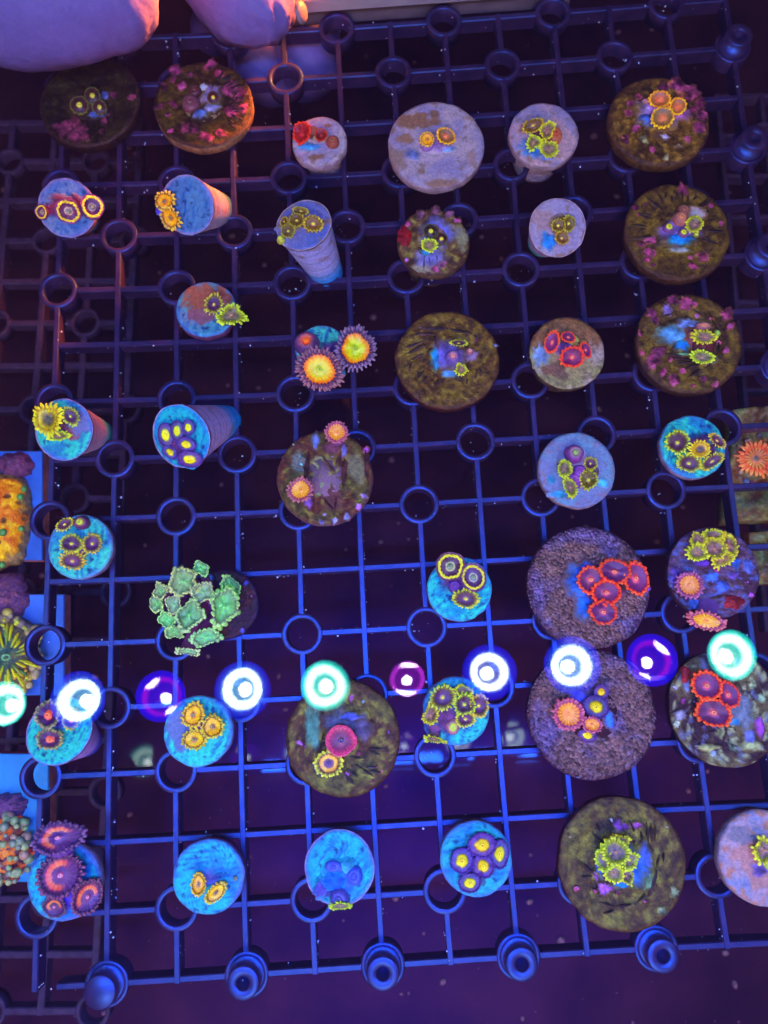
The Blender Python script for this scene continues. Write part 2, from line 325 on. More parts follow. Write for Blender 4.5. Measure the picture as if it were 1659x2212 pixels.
def polyp(root, T, n, R, style, x, y, rx, ry=None, rot=0, h=2.0, tilt=(0, 0), lean=(0, 0), fl=1.0, name='polyp'):
    rnd = random.Random(int(x * 7 + y * 13 + rx)); ry = ry or rx
    f0, f1, stops, mc, msz, sc, tl, NT, ex_ = ST[style]
    px, py = reg(R, x, y); h *= .001
    C = on_plane(px, py, T + n * h, n)
    u, v, _ = frame(n)
    tilt = (tilt[0] + rnd.uniform(-.10, .10), tilt[1] + rnd.uniform(-.10, .10)); up = (n * .55 + (CAM - C).normalized() * .45 + u * tilt[0] + v * tilt[1]).normalized()
    ex = ROT @ Vector((1, 0, 0)); ex = (ex - up * ex.dot(up)).normalized(); ey = up.cross(ex)
    a = math.radians(-rot); e1 = ex * math.cos(a) + ey * math.sin(a); e2 = up.cross(e1)
    s = Z * scale_at(C); inner = ex_.get('inner'); k = 1 / (0.93 + tl * .72) if not inner else 1.0
    sx, sy = rx * s * k, ry * s * k; sm_ = min(sx, sy)
    fr = ex_.get('frill', .05); fr *= rnd.uniform(.8, 2.0) if fr < .15 else rnd.uniform(.8, 1.1); sd = rnd.random() * 50; tl *= rnd.uniform(.85, 1.15); op = rnd.uniform(-.10, .16); hue = [rnd.uniform(.86, 1.1) for _ in range(3)]; f1 = tuple(min(255, a_ * b_) for a_, b_ in zip(f1, hue)); stops = [(q_, tuple(min(255, a_ * b_) for a_, b_ in zip(c_, hue))) for q_, c_ in stops]
    def rad(t):
        q = 1 + fr * 1.6 * N(math.cos(t) * 1.1 + sd, math.sin(t) * 1.1, sd, 2)
        q += ex_.get('sq', 0) * math.cos(4 * t + sd)
        if fr > .15: q += fr * .35 * math.sin(3 * t + sd) + fr * .22 * math.sin(5 * t + sd * 2)
        return q
    def wave(t): return (fr * .9 * math.sin(2 * t + sd) + fr * .6 * math.sin(5 * t + sd)) if fr > .08 else .0
    def P(t, th, hh):
        q = t * rad(th); return C + e1 * (sx * q * math.cos(th)) + e2 * (sy * q * math.sin(th)) + up * (sm_ * (hh + wave(th) * t))
    glow = lambda c: tuple(q * fl for q in fluo(c))
    # body: the underside of the disc and the stalk
    bx, by = reg(R, x + lean[0], y + lean[1]); Bp = on_plane(bx, by, T, n) - n * .0004
    mb = MB(); seg = 26; rings = []
    for t, hh in ((1.0, .0), (1.01, -.07), (.93, -.16), (.72, -.3)):
        c = alb(jit(sc, rnd)); rings.append([(P(t, 2 * PI * q / seg, hh), c, K0) for q in range(seg)])
    for w in (.35, .75, 1.0):
        rr = .56 + .14 * w * w; r = []
        for q in range(seg):
            th = 2 * PI * q / seg; top = P(.66, th, -.36); bot = Bp + e1 * (sx * rr * math.cos(th)) + e2 * (sy * rr * math.sin(th))
            bot -= n * max(0.0, (bot - T).dot(n) - .0) * .9
            r.append((top.lerp(bot, w), alb(jit(sc, rnd, .06)), K0))
        rings.append(r)
    mb.loft(rings); body = mb.build(name, M_TIS, root)
    # oral disc
    mb = MB(); rings = []; seg = 36; lines = ex_.get('lines', .07)
    for t in (.03, .12, .2, .28, .36, .44, .52, .6, .68, .76, .84, .92, 1.0):
        hh = .10 * math.exp(-(t / .2) ** 2) + .22 * t ** 2.2 - .10 if not ex_.get('flat') else .16 * math.exp(-(t / .42) ** 4) - .02 - .1 * t ** 3
        r = []
        for q in range(seg):
            th = 2 * PI * q / seg; c = lerp_stops(stops, min(1, max(0, t + .05 * N(math.cos(th) * 2 + sd, math.sin(th) * 2, t * 2, 2))))
            if ex_.get('arc'): c = mix(c, (80, 40, 108), sm(-.1, .7, -math.cos(th - 2.2 - sd * .01)) * sm(.3, .5, t))
            li = 1 + lines * (1 if q % 2 else -1) * sm(.25, .6, t) + .14 * N(math.cos(th) * 3 * t + sd, math.sin(th) * 3 * t, 7.7, 3)
            c = tuple(max(0, min(255, vv * li)) for vv in c)
            r.append((P(t, th, hh + .03 * (q % 2) * t), alb(c), glow(c)))
        rings.append(r)
    mb.loft(rings, True, True); mb.build('oral_disc', M_TIS, body)
    # mouth: a small swollen slit
    if msz > 0:
        mb = MB(); rings = []
        for t, hh, kk in ((1.0, .02, .9), (.85, .13, 1.0), (.5, .17, 1.1), (.28, .10, .75), (.05, .04, .5)):
            c = tuple(min(255, q * kk) for q in mc); r = []
            for q in range(14):
                th = 2 * PI * q / 14; r.append((P(0, 0, 0) + e1 * (msz * sx * t * math.cos(th)) + e2 * (msz * .8 * sy * t * math.sin(th)) + up * (sm_ * (hh + (.03 if not ex_.get('flat') else .12))), alb(c), glow(c)))
            rings.append(r)
        mb.loft(rings, True, False, True); mb.build('mouth', M_TIS, body)
    # fringe: two alternating rows of little blunt tentacles
    mb = MB(); base_t = inner or .90
    for q in range(NT):
        row = q % 2; th = 2 * PI * (q + rnd.uniform(-.22, .22)) / NT; L = tl * rnd.uniform(.8, 1.15) * (1 if row else .82)
        rise = (.30 if row == 0 else .06) + op + rnd.uniform(-.12, .12)
        w = (sx + sy) * .5 * rad(th) * PI / NT * (1.45 if row else 1.25) * (1.2 if tl < .2 else 1) * ex_.get('w', 1)
        c0, c1 = jit(f0, rnd), jit(f1, rnd)
        o0 = P(base_t - .05 * (1 - row), th, .08 if not ex_.get('flat') else -.05); radial = (P(1, th, 0) - P(.5, th, 0)).normalized()
        ll = L * math.hypot(sx * math.cos(th), sy * math.sin(th)) * rad(th); ll = max(ll, w * .8)
        side = up.cross(radial); rings = []
        for f, ww in ((0, .75), (.3, .9), (.65, 1.0), (.9, .85), (1.0, .4)):
            ctr = o0 + radial * (ll * f) + up * (ll * (rise * 2 * f - .35 * f * f)); rings.append([(ctr + side * (w * ww * math.cos(z)) + (up * .9 - radial * rise * .6) * (w * ww * math.sin(z)), alb(mix(c0, c1, sm(.15, .75, f))), glow(mix(c0, c1, sm(.15, .75, f)))) for z in (0, 1.257, 2.513, 3.77, 5.027)])
        mb.loft(rings, True, False, True)
    fo = mb.build('tentacle_fringe', M_TIS, body); fo['kind'] = 'stuff'
    return body

def bud(root, T, n, R, x, y, r, col, tip, ry=None, h=1.6, fl=1.0, rot=0, tipr=.34):
    """a polyp that has shut: a nub with its mouth drawn in"""
    rnd = random.Random(int(x * 3 + y)); px, py = reg(R, x, y); P = on_plane(px, py, T, n); s = Z * scale_at(P); a = math.radians(-rot)
    ex = ROT @ Vector((1, 0, 0)); ex = (ex - n * ex.dot(n)).normalized(); ey = n.cross(ex); e1 = ex * math.cos(a) + ey * math.sin(a); e2 = n.cross(e1)
    rx, ry = r * s, (ry or r) * s; h = min(h * .001, 1.1 * min(rx, ry)); sd = rnd.random() * 9
    def ringp(t, hh, c, g=False, seg=22): return [(P + e1 * (rx * t * math.cos(q)) * (1 + .06 * math.sin(3 * q + sd)) + e2 * (ry * t * math.sin(q)) + n * (h * hh), alb(tuple(v * (1 + .06 * math.sin(q * 9)) for v in c)), tuple(vv * fl for vv in fluo(c)) if g else K0) for q in [2 * PI * i / seg for i in range(seg)]]
    mb = MB(); mb.loft([ringp(1.05, -.2, mix(col, K0, .25)), ringp(1.02, .2, mix(col, K0, .1)), ringp(.95, .6, col), ringp(.75, .92, col), ringp(.5, 1.05, mix(col, tip, .3)), ringp(.36, 1.0, mix(col, tip, .5)), ringp(.30, .85, mix(col, tip, .4))], True, False, True)
    b = mb.build('closed_polyp', M_TIS, root)
    mb = MB(); k = tipr; mb.loft([ringp(k, .8, tip, True, 14), ringp(k * .95, 1.06, tip, True, 14), ringp(k * .6, 1.18, tip, True, 14), ringp(k * .2, 1.12, mix(tip, K0, .3), True, 14)], True, False, True)
    mb.build('mouth', M_TIS, b)

# ------------------------------------------------------------------ plugs
def surf_white(a, b, t, sd, d):
    k = N(a * 130 + sd, b * 130, sd); f = N(a * 420 + sd, b * 420, sd, 4)
    c = tuple(q * w for q, w in zip(mix(d.get('c0', (168, 155, 222)), d.get('c1', (140, 132, 225)), sm(-.3, .5, k)), (.90, .90, .86)))
    sc = N(a * 260 + b * 90 + sd, b * 1500 - a * 400, sd, 2); c = mix(c, (105, 95, 150), .35 * sm(.15, .6, sc))
    c = mix(c, d.get('film_c', (116, 92, 96)), sm(.22, .5, f + .35 * sm(.7, 1, t) - d.get('clean', .12)) * .8)
    return c
def surf_cyan(a, b, t, sd, d):
    k = N(a * 110 + sd, b * 110, sd); f = N(a * 520 + sd, b * 520, sd, 3); al = d.get('dir', 1.2)
    q = (a * math.cos(al) + b * math.sin(al)); p = (b * math.cos(al) - a * math.sin(al))
    st = N(q * 160 + sd, p * 1300, sd, 3)
    c = tuple(q * w for q, w in zip(mix(d.get('c0', (58, 180, 228)), d.get('c1', (30, 108, 232)), sm(-.25, .45, k + .4 * f)), (.9, 1.06, .84)))
    c = mix(c, (24, 78, 180), .75 * sm(.12, .5, st)); c = mix(c, (18, 48, 120), .85 * sm(.42, .6, f))
    c = mix(c, d.get('edge', (95, 130, 225)), .7 * sm(.86, 1.0, t + .06 * k)); return c
def surf_olive(a, b, t, sd, d):
    k = N(a * 120 + sd, b * 120, sd); f = N(a * 500 + sd, b * 500, sd, 4)
    kb = lambda q: (q[0] * 1.06, q[1], q[2] * .62)
    c = mix(kb(d.get('c0', (92, 78, 36))), kb(d.get('c1', (58, 42, 34))), sm(-.3, .4, k)); c = mix(c, kb(d.get('c2', (122, 114, 76))), .8 * sm(.1, .55, f))
    c = mix(c, (36, 22, 26), .6 * sm(.1, .5, -f)); c = mix(c, d.get('edge', (58, 30, 36)), .75 * sm(.9, 1.02, t)); return c
def surf_grain(a, b, t, sd, d):
    k = N(a * 90 + sd, b * 90, sd); f = N(a * 900 + sd, b * 900, sd, 2)
    c = mix((96, 68, 84), (84, 64, 122), sm(0, .6, k)); c = mix(c, (96, 100, 190), .4 * sm(.25, .6, f + .3 * k)); return mix(c, (50, 22, 50), .7 * sm(.88, 1.02, t))
def surf_grey(a, b, t, sd, d):
    k = N(a * 120 + sd, b * 120, sd); f = N(a * 600 + sd, b * 600, sd, 3)
    c = mix((128, 124, 104), (150, 138, 165), sm(-.1, .5, k)); c = mix(c, (118, 74, 52), .8 * sm(-.1, .45, b * 130 + .4 * f)); return mix(c, (80, 70, 60), .6 * sm(.2, .5, f))
def surf_dark(a, b, t, sd, d):
    k = N(a * 170 + sd, b * 170, sd, 4); f = N(a * 480 + sd, b * 480, sd, 4)
    c = mix((48, 26, 36), (86, 74, 56), sm(-.2, .3, k)); c = mix(c, (142, 152, 132), .9 * sm(.14, .42, f + .3 * k)); return mix(c, (92, 100, 170), .8 * sm(.3, .55, N(a * 300, b * 300 + sd, 5)))
def surf_lav(a, b, t, sd, d):
    k = N(a * 150 + sd, b * 150, sd, 4); st = N(a * 300 + sd, b * 1300 + a * 300, sd, 3)
    c = mix((96, 72, 128), (66, 40, 70), sm(-.2, .35, k)); c = mix(c, (70, 92, 205), .8 * sm(.1, .5, st)); return mix(c, (60, 30, 50), .6 * sm(.2, .5, -st))
SURF = dict(white=(surf_white, M_CER, (150, 128, 178)), cyan=(surf_cyan, M_CER, (128, 112, 190)), olive=(surf_olive, M_ALG, (70, 44, 34)), grain=(surf_grain, M_GRA, (52, 26, 50)), grey=(surf_grey, M_ALG, (96, 84, 76)), dark=(surf_dark, M_ALG, (40, 20, 30)), lav=(surf_lav, M_ALG, (66, 46, 88)))

def blob(root, T, n, R, x, y, rx, ry, col, name, mat, hmm=.6, rough=.25, seed=0, rot=0, vary=.2, lumps=0.0, em=0.0, under=None, soft=.0):
    rnd = random.Random(int(x * 5 + y * 3 + rx) + seed); sd = rnd.random() * 40
    px, py = reg(R, x, y); P = on_plane(px, py, T, n); s = Z * scale_at(P); a = math.radians(-rot)
    ex = ROT @ Vector((1, 0, 0)); ex = (ex - n * ex.dot(n)).normalized(); ey = n.cross(ex); e1 = ex * math.cos(a) + ey * math.sin(a); e2 = n.cross(e1)
    seg = 22 if rx < 40 else 48; mb = MB(); rings = []
    for t in (1.1, 1.03, .97, .9, .8, .68, .54, .38, .2, .03):
        hh = (-.6 if t > 1.05 else .06 + .94 * max(0, 1 - t * t) ** .8); r = []
        for q in range(seg):
            th = 2 * PI * q / seg; k = 1 + rough * (.9 * N(math.cos(th) * 1.3 + sd, math.sin(th) * 1.3, sd, 2) + .55 * N(math.cos(th) * 5 + sd, math.sin(th) * 5, sd, 3) * min(1, t * 1.2))
            p = P + e1 * (rx * s * t * k * math.cos(th)) + e2 * (ry * s * t * k * math.sin(th))
            lf = N(p.x * 700 + sd, p.y * 700, sd, 3)
            c = tuple(max(0, min(255, v * (1 + vary * 1.4 * N(p.x * 350 + sd, p.y * 350, sd + 3, 3)))) for v in col)
            if under: c = mix(under(p), c, sm(1.12, 1.0 - soft, t + .35 * soft * N(p.x * 600 + sd, p.y * 600, sd, 3)))
            r.append((p + n * (.001 * hmm * (hh + lumps * lf * (t < 1.03))), alb(c), tuple(em * q for q in fluo(c)) if em else K0))
        rings.append(r)
    mb.loft(rings, True, False, True); return mb.build(name, mat, root)

PLUGS = []
def plug(R, cx, cy, rx, kind, label, ry=None, zt=7.0, base=None, rb=None, pol=(), buds=(), glue=(), cor=(), film=(), ridge=(), rays=None, tilt=(0, 0), fl=1.0, cat='coral frag', **d):
    px, py = reg(R, cx, cy); T = at(px, py, zt * .001); ry = ry or rx; sd = (cx * .37 + cy * .11) % 60
    rnd = random.Random(int(cx + cy * 3)); fn, mat, side = SURF[kind]; side = d.get('side', side)
    if base: B = at(*reg(R, base[0], base[1]), base[2] * .001); n = (T - B).normalized()
    else: n = Vector((tilt[0] + rnd.uniform(-.03, .03), tilt[1] + rnd.uniform(-.03, .03), 1)).normalized(); B = T - n * .017
    Rw = max(rx, ry) * Z * scale_at(T); u, v, n = frame(n)
    big = Rw > .0125
    root = empty('coral_frag_plug', at(px, py, 0), label, cat, 'coral frag plugs on the rack')
    floc = []
    for q in film:
        fx, fy = reg(R, q[0], q[1]); p = on_plane(fx, fy, T, n) - T; s = Z * scale_at(T); floc.append((p.dot(u), p.dot(v), q[2] * s, q[3] * s, mix(q[4], (112, 100, 128), .3)))
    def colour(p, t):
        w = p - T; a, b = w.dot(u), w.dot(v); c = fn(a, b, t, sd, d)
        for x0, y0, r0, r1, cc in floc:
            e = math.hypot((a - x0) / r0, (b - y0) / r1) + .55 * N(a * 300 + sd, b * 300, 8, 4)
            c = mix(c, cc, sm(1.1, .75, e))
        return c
    # the disc: top face, worn edge, flank
    mb = MB(); rings = []; nr = 26 if big else 20; seg = 88 if big else 72
    def rad(th): return 1 + .022 * N(math.cos(th) * 2.5 + sd, math.sin(th) * 2.5, sd, 4) - (.012 * max(0, N(math.cos(th) * 9, math.sin(th) * 9, sd, 2)))
    bumpy = {'white': .00012, 'cyan': .00015}.get(kind, .00038)
    for k in range(nr):
        t = .02 + .975 * k / (nr - 1); r = []
        for q in range(seg):
            th = 2 * PI * q / seg; rr = Rw * t * (1 + (rad(th) - 1) * t * t)
            p = T + u * (rr * math.cos(th)) + v * (rr * math.sin(th)); w = p - T
            hgt = bumpy * N(w.dot(u) * 420 + sd, w.dot(v) * 420, sd, 4) * (1 - .7 * (t > .97)) - .0005 * sm(.93, 1.0, t)
            if kind in ('olive', 'grain', 'dark'): hgt += -.0006 * math.cos(t * 1.4)
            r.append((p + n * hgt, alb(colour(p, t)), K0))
        rings.append(r)
    th_ = (.0046 if big else .0040) if not base else .0006
    for t, hh in ((1.004, -.0009), (1.0, -th_ + .0006), (.965, -th_), (.45, -th_ - .0006)):
        r = []
        for q in range(seg):
            a = 2 * PI * q / seg; rr = Rw * t * rad(a); p = T + u * (rr * math.cos(a)) + v * (rr * math.sin(a)) + n * hh
            c = tuple(x * (1 + .25 * N(p.x * 400 + sd, p.y * 400, p.z * 400, 3)) for x in side); r.append((p, alb(c), K0))
        rings.append(r)
    mb.loft(rings, True, True, True); mb.build('disc', mat, root)
    # the ribbed peg below it
    mb = MB(); rings = []; H = (T - B).length; axis = (B - T).normalized(); rbw = (rb or (120 if base else 60)) * Z * scale_at(B) if base else Rw * (.36 if big else .66)
    r0 = Rw * .985 if base else rbw * 1.12
    ns = 40 if base else 12
    for k in range(ns + 1):
        f = k / ns; z0 = .0005 + (H - .0005) * f; ribs = .00022 * (abs((f * H / .0026) % 1 - .5) * 2) if base else 0; r = []
        for q in range(44):
            a = 2 * PI * q / 44; rr = (r0 + (rbw - r0) * f) * (1 + .012 * N(math.cos(a) * 2, math.sin(a) * 2, f * 6 + sd, 2)) - ribs * (1 + .5 * N(a, f * 9, sd, 1))
            p = T + axis * z0 + u * (rr * math.cos(a)) + v * (rr * math.sin(a))
            c = mix(d.get('body', (160, 130, 190)), d.get('foot', (35, 110, 225)), sm(.55, .9, f)) if base else side
            c = mix(tuple(min(255, x * (1.22 if base else 1)) for x in c), (120, 80, 95), .4 * sm(.15, .5, N(p.x * 260, p.y * 260, p.z * 260 + sd, 3) - .4 * f)); c = tuple(x * (1 - .16 * (ribs / .00022 > .82)) for x in c)
            r.append((p, alb(c), K0))
        rings.append(r)
    mb.loft(rings, True, True, True); mb.build('stem', M_CER, root)
    und = lambda p: colour(p, min(1, (p - T).length / Rw))
    for g in glue: blob(root, T, n, R, g[0], g[1], g[2], g[3], g[4], 'glue', M_CER, g[5] if len(g) > 5 else .7, .34, vary=.34, under=und, soft=.6)
    for c in cor:
        col = c[3] if len(c) > 3 else rnd.choice([(122, 48, 112), (136, 54, 116), (112, 42, 94), (142, 58, 112)])
        col = tuple(v * d.get('corf', 1.0) for v in col)
        cu = len(c) > 3; blob(root, T, n, R, c[0], c[1], c[2] * (1.15 if cu else 1), c[2] * rnd.uniform(.65, 1.0), col, 'coralline_patch', M_ALG, .14 if cu else .2, .45, rot=rnd.uniform(0, 180), vary=.6, lumps=.8, under=und, soft=.62 if cu else .38)
    rr_ = list(ridge)
    if rays:
        cxr, cyr, n_, q0, q1 = rays[:5]; a0, a1 = rays[5] if len(rays) > 5 else (0, 360)
        for k in range(n_):
            a = math.radians(a0 + (a1 - a0) * (k + rnd.uniform(.2, .8)) / n_); f0 = q0 * rnd.uniform(.9, 1.2); f1 = q1 * rnd.uniform(.75, 1.05); w = rnd.uniform(-.1, .1)
            rr_.append((cxr + f0 * math.cos(a), cyr + f0 * math.sin(a), cxr + f1 * math.cos(a + w), cyr + f1 * math.sin(a + w)))
    for x0, y0, x1, y1 in rr_:
        L = math.hypot(x1 - x0, y1 - y0) / 2
        blob(root, T, n, R, (x0 + x1) / 2, (y0 + y1) / 2, L, max(7, L * .17), d.get('ridge_c', (44, 26, 34)), 'ridge', M_ALG, .45, .25, rot=math.degrees(math.atan2(y1 - y0, x1 - x0)), vary=.5, under=und, soft=.35)
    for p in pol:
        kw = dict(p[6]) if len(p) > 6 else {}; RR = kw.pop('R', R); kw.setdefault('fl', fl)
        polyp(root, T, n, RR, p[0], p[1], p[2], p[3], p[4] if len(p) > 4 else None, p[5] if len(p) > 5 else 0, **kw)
    for b in buds:
        kw = dict(b[5]) if len(b) > 5 else {}; RR = kw.pop('R', R); kw.setdefault('fl', fl)
        bud(root, T, n, RR, b[0], b[1], b[2], b[3], b[4], **kw)
    PLUGS.append(root); return root
def pts(s, r=None): return [tuple(float(q) for q in w.split(',')) for w in s.split()]
BL = (25, 105, 238); LV = (105, 110, 235)
# ------------------------------------------------------------------ the corals, row by row
plug('L0', 565, 640, 322, 'olive', 'olive plug darkened as if shaded by the hand, three yellow-mouthed brown polyps', ry=290, zt=4, fl=.35, c0=(40, 32, 18), c1=(24, 15, 18), c2=(46, 44, 32), side=(32, 20, 20),  # hand shade put into darker pigments and weaker glow
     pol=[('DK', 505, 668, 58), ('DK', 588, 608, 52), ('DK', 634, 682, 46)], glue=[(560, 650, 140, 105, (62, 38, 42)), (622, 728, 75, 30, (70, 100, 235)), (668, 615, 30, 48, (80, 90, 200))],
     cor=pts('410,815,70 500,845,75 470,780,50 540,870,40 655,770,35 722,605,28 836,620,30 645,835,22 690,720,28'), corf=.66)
plug('L0', 1292, 655, 314, 'olive', 'olive plug crusted with purple patches beneath the finger tip, one tiny closed polyp', ry=292, zt=5, fl=.6, c0=(66, 52, 20), c1=(40, 26, 20), c2=(76, 66, 34), side=(112, 92, 84),  # dimmed colours here too, carrying the shade of the hand
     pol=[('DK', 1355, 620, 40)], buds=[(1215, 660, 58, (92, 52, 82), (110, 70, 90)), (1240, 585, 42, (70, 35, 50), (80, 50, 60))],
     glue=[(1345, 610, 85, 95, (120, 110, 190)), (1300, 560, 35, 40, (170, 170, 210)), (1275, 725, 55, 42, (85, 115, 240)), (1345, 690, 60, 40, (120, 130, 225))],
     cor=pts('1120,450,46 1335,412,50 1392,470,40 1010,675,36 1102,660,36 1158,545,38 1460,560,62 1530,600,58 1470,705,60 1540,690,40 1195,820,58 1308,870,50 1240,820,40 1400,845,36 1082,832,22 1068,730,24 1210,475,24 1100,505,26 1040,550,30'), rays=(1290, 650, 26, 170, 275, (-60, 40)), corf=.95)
plug('M0', 462, 893, 176, 'white', 'small pale plug with two red polyps and a brown shut one', ry=168, zt=7, clean=.2, tilt=(-.05, .03),
     pol=[('RD', 355, 846, 62, 70, 0, dict(h=2.2, tilt=(-.25, 0))), ('RD', 475, 860, 40, 40, 0, dict(h=3.4))], buds=[(550, 908, 42, (130, 62, 55), (150, 90, 80)), (425, 838, 30, (120, 70, 70), (130, 80, 80))],
     glue=[(400, 935, 85, 32, (45, 125, 235), .4), (478, 868, 52, 44, (140, 170, 110), 2.6)], film=[(520, 800, 30, 18, (130, 95, 85)), (450, 1000, 60, 22, (125, 90, 80)), (420, 850, 60, 40, (110, 65, 60))])
plug('M0', 1205, 912, 306, 'white', 'wide pale plug with brown stains and two small yellow-rimmed polyps', ry=290, zt=7, clean=.22,
     pol=[('YO', 1150, 886, 46, 46, 0, dict(h=4.2)), ('OY', 1268, 866, 66, 50, 20, dict(h=3, tilt=(.15, -.1)))], buds=[(1150, 925, 46, (120, 90, 190), (110, 80, 170), dict(h=2.5))],
     glue=[(1200, 930, 100, 55, (130, 110, 200), .7), (1270, 950, 70, 26, (90, 130, 235), .4), (1060, 985, 60, 45, (85, 100, 190), .3)],
     film=[(1080, 770, 130, 60, (128, 86, 70)), (1000, 880, 60, 50, (140, 100, 85)), (1190, 720, 40, 25, (110, 75, 60)), (960, 1010, 60, 70, (135, 110, 120)), (1110, 1090, 30, 22, (120, 95, 90)), (1220, 1165, 120, 22, (130, 95, 95)), (1430, 1010, 30, 60, (150, 120, 150)), (1430, 750, 50, 20, (150, 120, 130))])
plug('R0', 236, 848, 222, 'white', 'small pale pinkish plug with four ragged yellow-green polyps around orange flesh', ry=204, zt=7, clean=.25, c0=(178, 148, 205),
     pol=[('YB', 165, 798, 66, 42, -20, dict(h=2.5, tilt=(0, -.3))), ('YG', 255, 835, 52, 58, 30, dict(h=3)), ('YG', 170, 908, 52, 48, 0, {}), ('YG', 266, 950, 60, 46, 15, dict(tilt=(0, -.3)))],
     buds=[(302, 872, 42, (205, 90, 70), (180, 80, 70), dict(ry=58, h=2.4)), (215, 868, 50, (70, 35, 70), (60, 30, 60), dict(h=1.2))], glue=[(160, 950, 95, 75, (40, 100, 225), .35), (250, 1000, 60, 30, (80, 110, 230), .3)])
plug('R0', 967, 765, 322, 'olive', 'brown plug with bright purple crust and three orange-rimmed polyps on bluish glue', ry=302, zt=8, c0=(98, 74, 44), c1=(60, 40, 34), c2=(142, 122, 96), side=(74, 50, 28),
     pol=[('OY', 970, 632, 68, 52, 10, dict(h=3)), ('OY', 1086, 678, 54, 56, 0, dict(h=3)), ('OY', 988, 748, 74, 70, 0, dict(h=3.4))],
     glue=[(950, 715, 165, 135, (125, 110, 215), 1.2), (905, 765, 75, 60, (60, 95, 235), 1.4), (1090, 730, 90, 55, (150, 95, 200), 1.0), (880, 655, 30, 28, (200, 140, 190), 1.6)],
     cor=pts('1090,545,58 1170,600,60 1225,665,50 1235,735,44 1140,560,40 1060,540,44 1000,550,40 785,660,34 840,615,30 770,720,28 752,882,36 925,952,26 1145,882,32 1225,810,46 820,815,40 1180,700,30 830,720,24') + [(1045, 530, 36, (225, 80, 90)), (1100, 590, 40, (220, 90, 100)), (740, 870, 18, (225, 90, 120)), (1150, 885, 26, (170, 150, 220)), (1090, 930, 24, (160, 140, 150)), (1010, 1000, 30, (170, 160, 150)), (870, 885, 34, (140, 150, 130)), (1000, 870, 36, (120, 110, 180))])
# second row
plug('L1', 425, 308, 168, 'cyan', 'small blue plug crossed by a brown mantle with three dark purple polyps', ry=180, zt=12, base=(545, 380, -6), rb=85, c0=(108, 108, 225), c1=(60, 84, 222), edge=(120, 110, 215), body=(140, 90, 120),
     pol=[('PR', 265, 335, 48, 48, 0, dict(h=2, tilt=(-.4, 0))), ('PR', 435, 330, 80, 76, 0, dict(h=3, tilt=(0, -.25))), ('PR', 586, 302, 70, 78, 0, dict(h=2.5, tilt=(.35, 0)))],
     glue=[(400, 280, 130, 60, (84, 40, 78), .9), (350, 320, 80, 45, (80, 34, 90), 1.2), (510, 290, 70, 60, (84, 34, 84), .9)])
plug('L1', 1190, 292, 168, 'cyan', 'tall leaning pale-sided plug, smooth blue face with two golden polyps at its rim', ry=178, zt=19, base=(1400, 320, -4), rb=100, c0=(74, 104, 222), c1=(66, 92, 215), edge=(125, 120, 215), body=(165, 130, 200), foot=(40, 90, 140),
     pol=[('YO', 1045, 268, 68, 62, -20, dict(h=2, tilt=(-.3, .1))), ('YO', 1085, 370, 72, 66, 30, dict(h=2, tilt=(-.3, -.2)))], glue=[(1060, 320, 55, 90, (110, 75, 160), .8), (1015, 330, 25, 30, (60, 50, 200), .9)])
plug('M1', 362, 415, 180, 'white', 'tall ribbed plug leaning back with a row of brownish yellow polyps along its top', zt=24, base=(520, 735, -5), rb=98, body=(120, 120, 225), c0=(105, 110, 225), c1=(80, 100, 225), clean=.05, foot=(25, 100, 235),
     pol=[('YB', 425, 408, 62, 54, 10, dict(h=2.6, tilt=(.1, -.2))), ('YB', 345, 328, 50, 28, 10, dict(h=2)), ('YB', 320, 388, 52, 48, 0, dict(h=3)), ('YB', 265, 455, 48, 45, -20, dict(h=3, tilt=(-.1, -.3))), ('YB', 240, 395, 32, 28, -50, dict(h=2, tilt=(-.3, 0)))],
     buds=[(222, 515, 26, (175, 175, 70), (215, 225, 90), dict(h=3))], glue=[(330, 410, 120, 60, (110, 95, 80), .8)])
plug('M1', 1192, 520, 230, 'olive', 'mottled round plug with a blood red rim patch and dark yellow-mouthed polyps', zt=7, c0=(92, 74, 80), c1=(62, 36, 44), c2=(132, 134, 120), side=(92, 70, 62),
     pol=[('DK', 1172, 456, 48), ('DK', 1240, 505, 42), ('YG', 1160, 545, 54, 42, 0, dict(h=2))], glue=[(1210, 480, 125, 130, (92, 96, 225), .5), (1140, 590, 40, 34, (35, 120, 230), .7), (1195, 470, 80, 75, (150, 95, 120), .8), (1160, 620, 110, 90, (98, 98, 205), .3)],
     cor=[(1340, 390, 26, (190, 70, 170)), (1018, 638, 18, (190, 70, 170)), (1232, 668, 45, (150, 80, 160)), (1200, 695, 30), (1110, 350, 34, (110, 70, 130)), (1200, 325, 34, (100, 60, 110)), (1290, 350, 30, (105, 65, 120)), (1030, 410, 26)],
     film=[(1370, 500, 50, 90, (120, 124, 104)), (1120, 690, 90, 40, (140, 135, 130))], ridge=[(1130, 600, 1128, 700), (1165, 610, 1160, 690), (1210, 600, 1212, 660), (1250, 590, 1256, 640)], ridge_c=(70, 60, 120))
blob(PLUGS[-1], at(*reg('M1', 1192, 520), .007), Vector((0, 0, 1)), 'M1', 1006, 492, 40, 75, (128, 22, 34), 'red_patch', M_ALG, .9, .3, lumps=.3)
